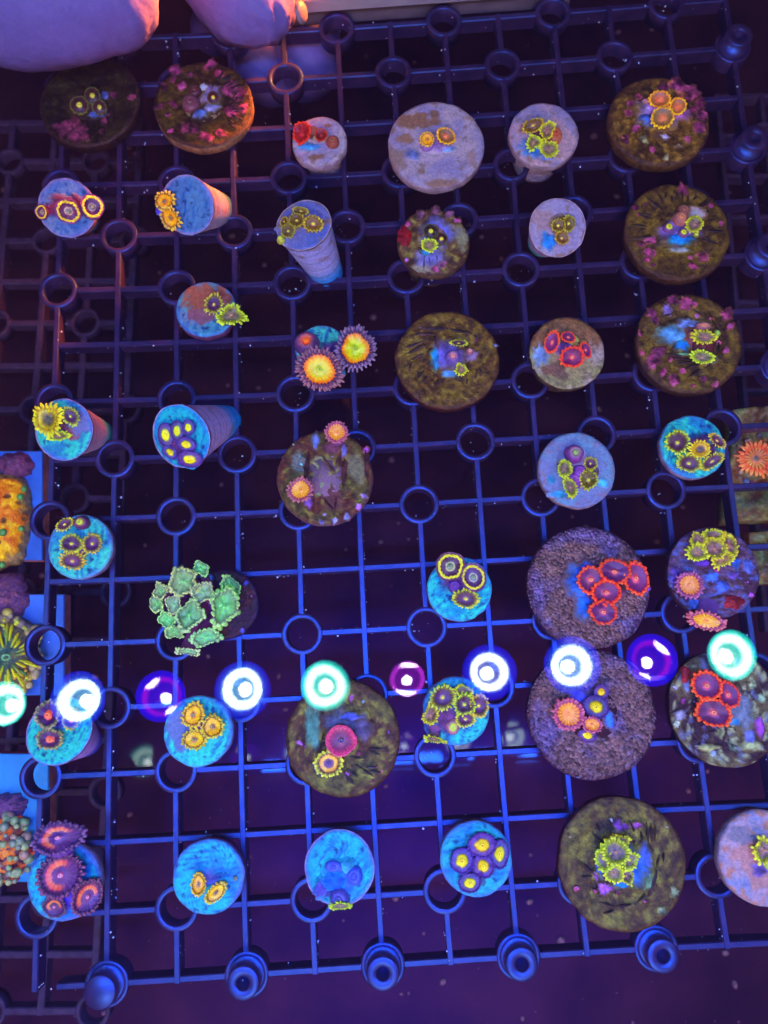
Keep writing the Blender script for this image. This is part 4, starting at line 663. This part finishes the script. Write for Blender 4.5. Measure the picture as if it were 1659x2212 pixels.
#@@PLUGSEND
# ------------------------------------------------------------------ colonies on tiles below the rack edge
def tile(root, x0, y0, x1, y1, z, ang=0.0, th=.0060, mat=None, name='tile'):
    a, b, c, d = at(x0, y0, z), at(x1 - 12, y0, z), at(x1 - 12, y1 - 6, z), at(x0, y1 - 6, z); ctr = (a + c) / 2; up = Vector((0, 0, 1)); q = [a, d, c, b]
    R = lambda sh, zz: [(ctr + (p - ctr) * sh + up * zz, K0, K0) for p in q]
    mb = MB(); mb.flat = True; mb.loft([R(1, -th), R(1, -.0007)], True, True, False); mb.build('lit_edge', M_LIT_EDGE, root)
    mb = MB(); mb.flat = True; mb.loft([R(1.0006, -.0008), R(1.0006, -.0004), R(.985, 0)], True, False, True); return mb.build(name, mat or M_TILE, root)
M_LIT_EDGE = plain('lit_tile_edge', alb((150, 92, 118)), .8, .2, 200, .3)  # tile flank: the warm light on it is put into this pinkish colour
def dome(root, x, y, z, rx, ry, h, colf, name, mat, fl=.5, rough=.12, bump=.0006, sc=300, seed=1):
    P = at(x, y, z); s = scale_at(P); mb = MB(); rings = []; seg = 120; n = 40
    for k in range(n + 1):
        t = 1.0 - .985 * k / n; r = []
        for q in range(seg):
            th = 2 * PI * q / seg; e = 1 + rough * 1.6 * N(math.cos(th) * 1.8 + seed, math.sin(th) * 1.8, seed, 4)
            p = P + Vector((rx * s * t * e * math.cos(th), ry * s * t * e * math.sin(th), h * math.sqrt(max(0, 1 - t ** 2.6)) - .001))
            c, dz = colf(p, t, th); r.append((p + Vector((0, 0, dz + bump * N(p.x * sc, p.y * sc, seed, 3))), alb(c), tuple(v * fl for v in fluo(c))))
        rings.append(r)
    mb.loft(rings, True, True, True); return mb.build(name, mat, root)
SPH = {}
def pearl(root, x, y, z, r, c, name='bubble', fl=.4, sq=.8):
    P = at(x, y, z); rr = r * scale_at(P); rnd = random.Random(int(x * 31 + y)); mb = MB(); rings = []
    for k in range(1, 7):
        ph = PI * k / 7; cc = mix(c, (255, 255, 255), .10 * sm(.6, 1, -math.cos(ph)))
        rings.append([(P + Vector((rr * math.sin(ph) * math.cos(t) * 1.05, rr * math.sin(ph) * math.sin(t), -rr * sq * math.cos(ph))), alb(cc), tuple(v * fl for v in fluo(cc))) for t in [2 * PI * q / 10 for q in range(10)]])
    mb.loft(rings, True, True, True); return mb.build(name, M_TIS, root)
rnd = random.Random(21)
TZ = -.030
# 1: orange honeycomb coral
t = empty('stony_coral', at(35, 1095, TZ), 'orange honeycomb coral with green specks on a blue tile under the rack edge', 'coral', 'stony corals on tiles')
tile(t, -80, 974, 103, 1216, TZ, mat=plain('blue_tile', alb((42, 92, 222)), .45, .5, 90, .25))
def col1(p, th_, a):
    d = .62 - noise.voronoi(Vector((p.x * 330, p.y * 330, 3)))[0][0]; c = mix((250, 180, 5), (225, 120, 10), sm(-.2, .4, N(p.x * 200, p.y * 200, 1, 3)))
    c = mix(c, (104, 72, 52), sm(.18, .40, d)); c = mix(c, (128, 112, 98), sm(.80, .95, th_ + .12 * N(p.x * 240, p.y * 240, 8, 3)))
    return c, -.0009 * sm(.18, .42, d)
dome(t, 8, 1122, TZ, 72, 104, .010, col1, 'colony', M_ALG, fl=.9, sc=500, seed=4)
dome(t, 38, 1006, TZ, 38, 32, .006, lambda p, q, a: (mix((86, 48, 100), (110, 60, 120), .5 + N(p.x * 400, p.y * 400, 2, 3)), 0), 'crust', M_ALG, fl=0, rough=.14, seed=9)
for x, y, r in ((52, 1056, 7), (44, 1073, 8), (46, 1142, 7), (6, 1150, 9), (4, 1220, 8)): pearl(t, x, y, TZ + .011, r, (70, 130, 70), 'speck')
# 2: striped green coral
t = empty('stony_coral', at(35, 1400, TZ), 'green and yellow striped coral like a starburst on a blue tile behind the rack edge', 'coral', 'stony corals on tiles')
tile(t, -80, 1284, 150, 1508, TZ, mat=plain('blue_tile', alb((46, 92, 222)), .45, .5, 90, .25))
def col2(p, q, a):
    c = mix((58, 88, 92), (112, 96, 92), sm(.35, .9, q + .15 * N(p.x * 250, p.y * 250, 2, 3))); return mix(c, (130, 120, 60), .5 * sm(.1, .5, N(p.x * 500, p.y * 500, 5, 2))), 0
dome(t, 10, 1412, TZ, 80, 92, .008, col2, 'colony', M_ALG, fl=.3, rough=.10, seed=6)
dome(t, 16, 1290, TZ, 46, 56, .005, lambda p, q, a: (mix((78, 46, 110), (110, 64, 110), .5 + N(p.x * 500, p.y * 500, 2, 3)), 0), 'crust', M_ALG, fl=0, rough=.15, seed=12)
for k in range(38):
    a = 2 * PI * k / 38 + rnd.uniform(-.07, .07); r0, r1 = (18 if k % 2 else 34) + rnd.uniform(0, 10), 62 + rnd.uniform(-16, 16); mb = MB(); rings = []
    P0 = at(13 + r0 * math.cos(a), 1420 + r0 * math.sin(a), TZ + .0085); P1 = at(13 + r1 * math.cos(a), 1420 + r1 * math.sin(a), TZ + .0068); d = (P1 - P0).normalized(); s_ = Vector((-d.y, d.x, 0)); c0 = rnd.choice([(200, 205, 20), (188, 200, 24), (96, 160, 70), (70, 120, 80), (150, 180, 30)])
    for f, w in ((0, .3), (.15, .8), (.5, 1), (.8, 1.1), (1, .4)):
        c = mix(c0, (235, 190, 10), f * .7) if k % 2 else c0; rings.append([(P0.lerp(P1, f) + s_ * (.00052 * w * math.cos(z)) + Vector((0, 0, .0008 * w * math.sin(z))), alb(c), tuple(v * .8 for v in fluo(c))) for z in [2 * PI * q / 6 for q in range(6)]])
    mb.loft(rings, True, True, True); mb.build('septum', M_TIS, t)
for k in range(60):
    a = 2 * PI * k / 60 + rnd.uniform(-.05, .05); q = rnd.uniform(66, 84); x = 11 + q * math.cos(a); y = 1412 + q * math.sin(a) * 1.1
    if x < -14: continue
    pearl(t, x, y, TZ + .0045, rnd.uniform(6, 11), rnd.choice([(150, 140, 110), (128, 118, 108), (170, 150, 80), (120, 108, 120)]))
for k in range(46):
    a = rnd.uniform(0, 2 * PI); q = rnd.uniform(48, 74); x = 13 + q * math.cos(a); y = 1412 + q * math.sin(a) * 1.02
    if x > -14: pearl(t, x, y, TZ + .0070, rnd.uniform(3, 5.5), rnd.choice([(210, 180, 30), (190, 200, 40), (130, 150, 70), (220, 140, 40)]), 'speck')
mb = MB(); P = at(13, 1420, TZ + .0095)
lathe(mb, P, Vector((0, 0, 1)), [(.0006, -.0004, alb((60, 90, 100)), K0), (.0010, .0005, alb((110, 190, 130)), K0), (.0015, .0002, alb((70, 120, 100)), K0)], 18, lambda z: 1 + .2 * math.cos(2 * z)); mb.build('mouth', M_TIS, t)
# 3: bubble coral
t = empty('stony_coral', at(35, 1800, TZ), 'bubbly grey-green coral with orange flecks on a cyan tile beside the glowing pink polyps', 'coral', 'stony corals on tiles')
tile(t, -80, 1628, 116, 1912, TZ, mat=plain('cyan_tile', alb((34, 118, 215)), .45, .5, 90, .25))
dome(t, 4, 1835, TZ, 66, 76, .008, lambda p, q, a: (mix((240, 130, 50), (98, 62, 92), sm(-.15, .25, N(p.x * 420, p.y * 420, 3, 3) + .4 * (q - .6))), 0), 'colony', M_ALG, fl=.9, rough=.15, seed=15)
dome(t, 14, 1740, TZ, 44, 28, .006, lambda p, q, a: (mix((84, 50, 120), (110, 70, 130), .5 + N(p.x * 500, p.y * 500, 2, 3)), 0), 'crust', M_ALG, fl=0, rough=.15, seed=18)
for k in range(86):
    a = rnd.uniform(0, 2 * PI); q = rnd.random() ** .5; x = 4 + 70 * q * math.cos(a); y = 1835 + 78 * q * math.sin(a)
    if x < -14 or (q < .62 and rnd.random() < .55): continue
    pearl(t, x, y, TZ + .0095 * math.sqrt(1 - q * q * .9), rnd.uniform(5, 12), rnd.choice([(118, 142, 112), (132, 150, 118), (108, 122, 118), (150, 120, 120)] + ([(205, 120, 110)] if y < 1790 else [])))
# rock slabs with an orange polyp under the far edge
def slab(root, corners, z, th, seed):
    P = [at(x, y, z) for x, y in corners]; ctr = sum(P, Vector()) / 4; mb = MB(); rings = []; seg = 64; n = 16
    def edge(f):
        k = int(f * 4) % 4; g_ = f * 4 - int(f * 4); return P[k].lerp(P[(k + 1) % 4], g_)
    def cc(p): c = mix((128, 118, 66), (98, 62, 44), sm(-.2, .35, N(p.x * 160 + seed, p.y * 160, seed, 3))); c = mix(c, (112, 130, 104), .8 * sm(.0, .4, N(p.x * 210, p.y * 210 + seed, 4, 3))); return mix(c, (150, 140, 150), .6 * sm(.25, .5, N(p.x * 700, p.y * 700, seed, 2)))
    for t_, dz in [(1.0, -th), (1.02, -th * .5), (1.0, -.0008)] + [(1 - .98 * k / n, 0) for k in range(n + 1)]:
        r = []
        for q in range(seg):
            p = ctr + (edge(q / seg) - ctr) * (t_ * (1 + .03 * N(q * .4, seed, dz * 100, 2) * (t_ > .9))) + Vector((0, 0, dz)); r.append((p + Vector((0, 0, .0012 * N(p.x * 350, p.y * 350, seed, 4) if dz == 0 else 0)), alb(cc(p)), K0))
        rings.append(r)
    mb.loft(rings, True, True, True); return mb.build('slab', M_ALG, root)
t = empty('rock_slab', at(1640, 1000, -.022), 'mossy tan rock slab under the rack edge bearing one salmon orange daisy-like polyp', 'coral rock', 'mossy rock slabs')
slab(t, [(1584, 884), (1574, 1126), (1780, 1120), (1760, 868)], -.024, .010, 3)
polyp(t, at(1633, 990, -.024), Vector((0, 0, 1)), 'R0', 'OA', (1634 - 1095.4) / Z, 990 / Z, 108, 104, 0, h=4)
for x, y, r, c in ((1600, 1020, 5, (150, 140, 130)), (1612, 1040, 7, (70, 100, 190)), (1625, 1044, 6, (120, 60, 170)), (1640, 940, 6, (90, 80, 110)), (1652, 950, 5, (220, 110, 60)), (1598, 965, 5, (160, 150, 130)), (1615, 952, 7, (130, 110, 110))): pearl(t, x, y, -.0225, r, c, 'nodule', 0)
t = empty('rock_slab', at(1640, 1200, -.022), 'bare mossy rock slab, the lower of the two under the rack edge', 'coral rock', 'mossy rock slabs')
slab(t, [(1617, 1150), (1632, 1262), (1780, 1255), (1760, 1140)], -.024, .010, 8)

# ------------------------------------------------------------------ the hand
def limb(chain):
    return chain
hand = empty('hand', at(380, -60, .02), 'bare hand gripping the top edge of the rack, thumb above and fingers beneath', 'hand')
V = []; E_ = []; Rr = []
def hv(x, y, z, r):
    p = at(x, y, z); V.append(p); Rr.append(r * scale_at(p)); return len(V) - 1
palm = hv(330, -330, .012, 200)
def finger(*J):
    last = palm
    for j in J:
        k = hv(*j); E_.append((last, k)); last = k
finger((40, -190, .03, 170), (-60, -14, .036, 190), (110, -18, .036, 168), (235, -28, .034, 140), (346, -34, .033, 96))          # thumb pad over the edge
finger((500, -210, .014, 120), (450, -70, .016, 110), (522, 0, .018, 104), (640, 30, .018, 72))                # first finger
finger((560, -210, -.03, 110), (640, -40, -.026, 96), (652, 80, -.024, 88), (660, 212, -.024, 86))   # beneath the rack
finger((440, -200, -.03, 110), (556, -20, -.028, 88), (572, 110, -.026, 80), (600, 222, -.026, 74))
finger((480, -190, -.04, 110), (520, -60, -.05, 66), (484, 30, -.05, 60), (440, 104, -.046, 58))
me = bpy.data.meshes.new('hand_skin'); me.from_pydata(V, E_, []); ho = bpy.data.objects.new('skin', me); COL.objects.link(ho); hang(ho, hand)
sk = ho.modifiers.new('skin', 'SKIN'); sk.use_smooth_shade = True
for q, d in enumerate(me.skin_vertices[0].data): d.radius = (Rr[q], Rr[q]); d.use_root = (q == 0)
sb = ho.modifiers.new('sub', 'SUBSURF'); sb.levels = 3; sb.render_levels = 3
dg = bpy.context.evaluated_depsgraph_get(); ev = ho.evaluated_get(dg); bm_ = bpy.data.meshes.new_from_object(ev)
ho.modifiers.clear(); ho.data = bm_
tipA = at(300, 8, .033)
for v in bm_.vertices:                                           # skin folds across the finger and creases at the joints
    p = v.co; d = (p - at(545, 15, .018)).length
    if p.z > 0:
        v.co += v.normal * (.0008 * math.sin(p.x * 900 + p.y * 2100 + 3 * N(p.x * 90, p.y * 90, 1)) * sm(.045, .008, d) + .0007 * abs(math.sin(p.y * 260 + 2.5 * N(p.x * 70, p.y * 70, 5))) ** 6 * sm(.10, .04, d) * -1 + .0011 * N(p.x * 60, p.y * 60, p.z * 60, 3))
n_ = len(bm_.vertices)
for an, val in (('Col', (.25, .155, .37, 1)), ('Emi', (0, 0, 0, 1))):  # skin bluer than its own tone, blue lamp light put into the colour
    a = bm_.attributes.new(an, 'FLOAT_COLOR', 'POINT'); a.data.foreach_set('color', list(val) * n_)
bm_.materials.append(M_SKIN); bm_.polygons.foreach_set('use_smooth', [True] * len(bm_.polygons))
mb = MB(); P = at(652, 26, .0185); n_ = (CAM - P).normalized() + Vector((.9, .3, 0)); n_.normalize(); u_, v_, n_ = frame(n_); rings = []
for t_, hh in ((1, -.0006), (.95, .0002), (.6, .0007), (.1, .0009)):
    rings.append([(P + u_ * (.0028 * t_ * math.cos(a)) + v_ * (.0036 * t_ * math.sin(a)) + n_ * hh, (.34, .19, .16), K0) for a in [2 * PI * q / 20 for q in range(20)]])
mb.loft(rings, True, False, True); mb.build('fingernail', M_TIS, hand)

# ------------------------------------------------------------------ the lamps over the tank and the water that mirrors them
WZ = .0215; HL = .36
def glow(name, col, st):
    m = bpy.data.materials.new(name); m.use_nodes = True; nt = m.node_tree; nt.nodes.clear(); e = nt.nodes.new('ShaderNodeEmission'); e.inputs[0].default_value = (*col, 1); e.inputs[1].default_value = st
    o = nt.nodes.new('ShaderNodeOutputMaterial'); nt.links.new(e.outputs[0], o.inputs[0]); return m
M_CHIP = glow('led_chip', (.85, 1, 1), 90); M_HOUS = plain('lamp_housing', (.02, .02, .03), .4); M_HOT = glow('lens_flash', (1, .8, 1), 48)
M_GLOW = bpy.data.materials.new('lamp_glow'); M_GLOW.use_nodes = True; nt = M_GLOW.node_tree; nt.nodes.clear(); e = nt.nodes.new('ShaderNodeEmission'); at_ = nt.nodes.new('ShaderNodeAttribute'); at_.attribute_name = 'Emi'
o = nt.nodes.new('ShaderNodeOutputMaterial'); nt.links.new(at_.outputs['Color'], e.inputs[0]); nt.links.new(e.outputs[0], o.inputs[0])
def g_(c, k): return tuple(v * k for v in c)
# kind: ring, inner cup, halo near, halo far, outer reach, inner edge of the ring
LENS = {'white': (g_((.74, 1, .98), 44), g_((0, .30, .75), 14), g_((.02, .10, 1), 15), g_((0, .002, 1), 9), 1.50, .60),
        'blue': (g_((.76, .9, 1), 44), g_((.02, .05, .8), 12), g_((.02, .04, 1), 15), g_((0, .001, 1), 10), 1.52, .62),
        'cyan': (g_((.62, 1, .88), 42), g_((0, .75, .6), 17), g_((0, 1, .75), 18), g_((0, .34, .42), 8), 1.32, .62),
        'violet': (g_((.42, 0, .85), 16), g_((.012, 0, .85), 13), g_((.02, 0, 1), 15), g_((.01, 0, 1), 11), 1.50, .84),
        'purple': (g_((.6, .03, .78), 18), g_((.12, 0, .34), 10), g_((.4, .02, .6), 10), g_((.06, 0, .2), 4), 1.16, .84)}
LEDS = [(10, 1520, 'cyan', 37), (168, 1511, 'white', 41), (347, 1504, 'violet', 37), (524, 1491, 'white', 42), (703, 1481, 'cyan', 42), (879, 1466, 'purple', 35), (1057, 1452, 'blue', 40), (1236, 1437, 'white', 42), (1409, 1426, 'violet', 38), (1581, 1415, 'cyan', 42)]
NAMES = ['cyan glowing lamp mirrored on the water at the picture edge below the starburst coral', 'white lamp with blue halo mirrored over the teal cone plug', 'indigo lamp with violet ring mirrored above the plug of three golden polyps', 'white lamp with blue halo mirrored next to the plug of three golden polyps', 'white lamp with green halo mirrored over the disc with the pink ring polyp', 'small magenta ringed lamp mirrored between green haloed and bluish lamps', 'bluish white lamp mirrored over the plug with the drooping polyp', 'white lamp with blue halo mirrored on the grainy disc with the plump orange polyp', 'indigo lamp with pink arcs mirrored between the two big right-hand discs', 'cyan lamp mirrored over the mottled disc with maroon polyps']
wm = bpy.data.materials.new('water_surface'); wm.use_nodes = True; nt = wm.node_tree; nt.nodes.clear()
tr = nt.nodes.new('ShaderNodeBsdfTransparent'); gl = nt.nodes.new('ShaderNodeBsdfGlossy'); gl.inputs['Roughness'].default_value = 0.005; mx = nt.nodes.new('ShaderNodeMixShader'); mx.inputs[0].default_value = .06
gg = nt.nodes.new('ShaderNodeNewGeometry'); nn = nt.nodes.new('ShaderNodeTexNoise'); nn.inputs['Scale'].default_value = 26; nn.inputs['Detail'].default_value = 1; bb = nt.nodes.new('ShaderNodeBump'); bb.inputs['Distance'].default_value = .00011; bb.inputs['Strength'].default_value = 1
nt.links.new(gg.outputs['Position'], nn.inputs['Vector']); nt.links.new(nn.outputs['Fac'], bb.inputs['Height']); nt.links.new(bb.outputs[0], gl.inputs['Normal'])
ou = nt.nodes.new('ShaderNodeOutputMaterial'); nt.links.new(tr.outputs[0], mx.inputs[1]); nt.links.new(gl.outputs[0], mx.inputs[2]); nt.links.new(mx.outputs[0], ou.inputs[0])
wmb = MB(); wmb.flat = True
for k, (x, y, kind, r) in enumerate(LEDS):
    P = at(x, y, WZ); d = ray(x, y).normalized(); d.z = -d.z; L = P + d * ((HL - WZ) / d.z)
    dist = (P - CAM).length + (L - P).length; R0 = r / F * dist * .985
    lamp = empty('led_lamp', L, NAMES[k], 'lamp', 'lamps over the tank')
    rnd = random.Random(k); tl = Vector((rnd.uniform(-.05, .05), .10 + rnd.uniform(-.04, .05), -1)).normalized(); c = K0
    cR, cI, cN, cF, ro_, ri_ = LENS[kind]
    mb = MB(); lathe(mb, L, tl, [(R0 * (ro_ + .06), -.02, c, c), (R0 * (ro_ + .06), .001, c, c), (R0 * ro_, .001, c, c)], 40); mb.build('housing', M_HOUS, lamp)
    mb = MB(); lathe(mb, L, tl, [(R0 * ro_, .0008, c, g_(cF, .25)), (R0 * (1 + (ro_ - 1) * .8), .0006, c, cF), (R0 * (1 + (ro_ - 1) * .45), .0003, c, mix(cF, cN, .4)), (R0 * 1.06, .0, c, cN), (R0 * .99, -.001, c, mix(cN, cR, .35))], 44); mb.build('lens', M_GLOW, lamp)
    mb = MB(); lathe(mb, L, tl, [(R0 * .99, -.001, c, mix(cN, cR, .35)), (R0 * .94, -.0015, c, cR), (R0 * (ri_ + .06), -.0035, c, cR), (R0 * ri_, -.004, c, mix(cR, cI, .5))], 44); mb.build('reflector', M_GLOW, lamp)
    mb = MB(); lathe(mb, L, tl, [(R0 * ri_, -.004, c, mix(cR, cI, .6)), (R0 * (ri_ * .85), -.006, c, cI), (R0 * .30, -.0132, c, mix(cI, cR, .2))], 44); mb.build('cup', M_GLOW, lamp)
    sp = [(1.5, .5), (4.5, .6)] if kind == 'purple' else ([(2.2, .34), (5.3, .30)] if k < 5 else [(.75, .40), (4.2, .30)]) if kind == 'violet' else []
    u_, v_, n3 = frame(tl)
    for a0, wd in sp:                                            # the bright arcs in the cup
        mb = MB(); rings = []
        for q in range(13):
            f = q / 12; a = a0 + (f - .5) * 2 * wd * 1.4; w = math.sin(PI * f); v2 = u_ * math.cos(a) - v_ * math.sin(a)
            rings.append([(L + v2 * (R0 * (.97)) + tl * -.0005, c, c), (L + v2 * (R0 * (.97 - .24 * w)) + tl * -.002, c, c)])
        mb.loft(rings, False); mb.build('bright_arc', M_HOT, lamp)
    mb = MB(); rc = R0 * (.32 if kind not in ('violet', 'purple') else .26)
    mb.loft([[(L + (u_ * math.cos(a) + v_ * math.sin(a)) * rc * q + tl * h_, c, c) for a in [2 * PI * z / 28 for z in range(28)]] for q, h_ in ((1, -.0125), (.8, -.0112), (.1, -.0105))], True, False, True)
    mb.build('chip', M_CHIP, lamp)
    rw = (LENS[kind][4] - .02) * r * scale_at(P)
    wmb.loft([[(P + Vector((rw * q * math.cos(a), rw * q * math.sin(a), 0)), K0, K0) for a in [2 * PI * z / 40 for z in range(40)]] for q in (1, .02)], True, False, True)
wo = wmb.build('water', wm); wo['kind'] = 'structure'

# ------------------------------------------------------------------ the faint milkiness of the water
hm = bpy.data.materials.new('haze'); hm.use_nodes = True; nt = hm.node_tree; nt.nodes.clear(); pv = nt.nodes.new('ShaderNodeVolumePrincipled'); pv.inputs['Color'].default_value = (.9, .5, .85, 1); pv.inputs['Density'].default_value = .065
ou = nt.nodes.new('ShaderNodeOutputMaterial'); nt.links.new(pv.outputs[0], ou.inputs['Volume'])
mb = MB(); mb.flat = True; q = [Vector((x, y, 0)) for x, y in ((-1.2, -1.2), (1.2, -1.2), (1.2, 1.2), (-1.2, 1.2))]
mb.loft([[(p + Vector((0, 0, z)), K0, K0) for p in q] for z in (-1.25, .95)], True, True, True); o = mb.build('haze', hm); o['kind'] = 'stuff'
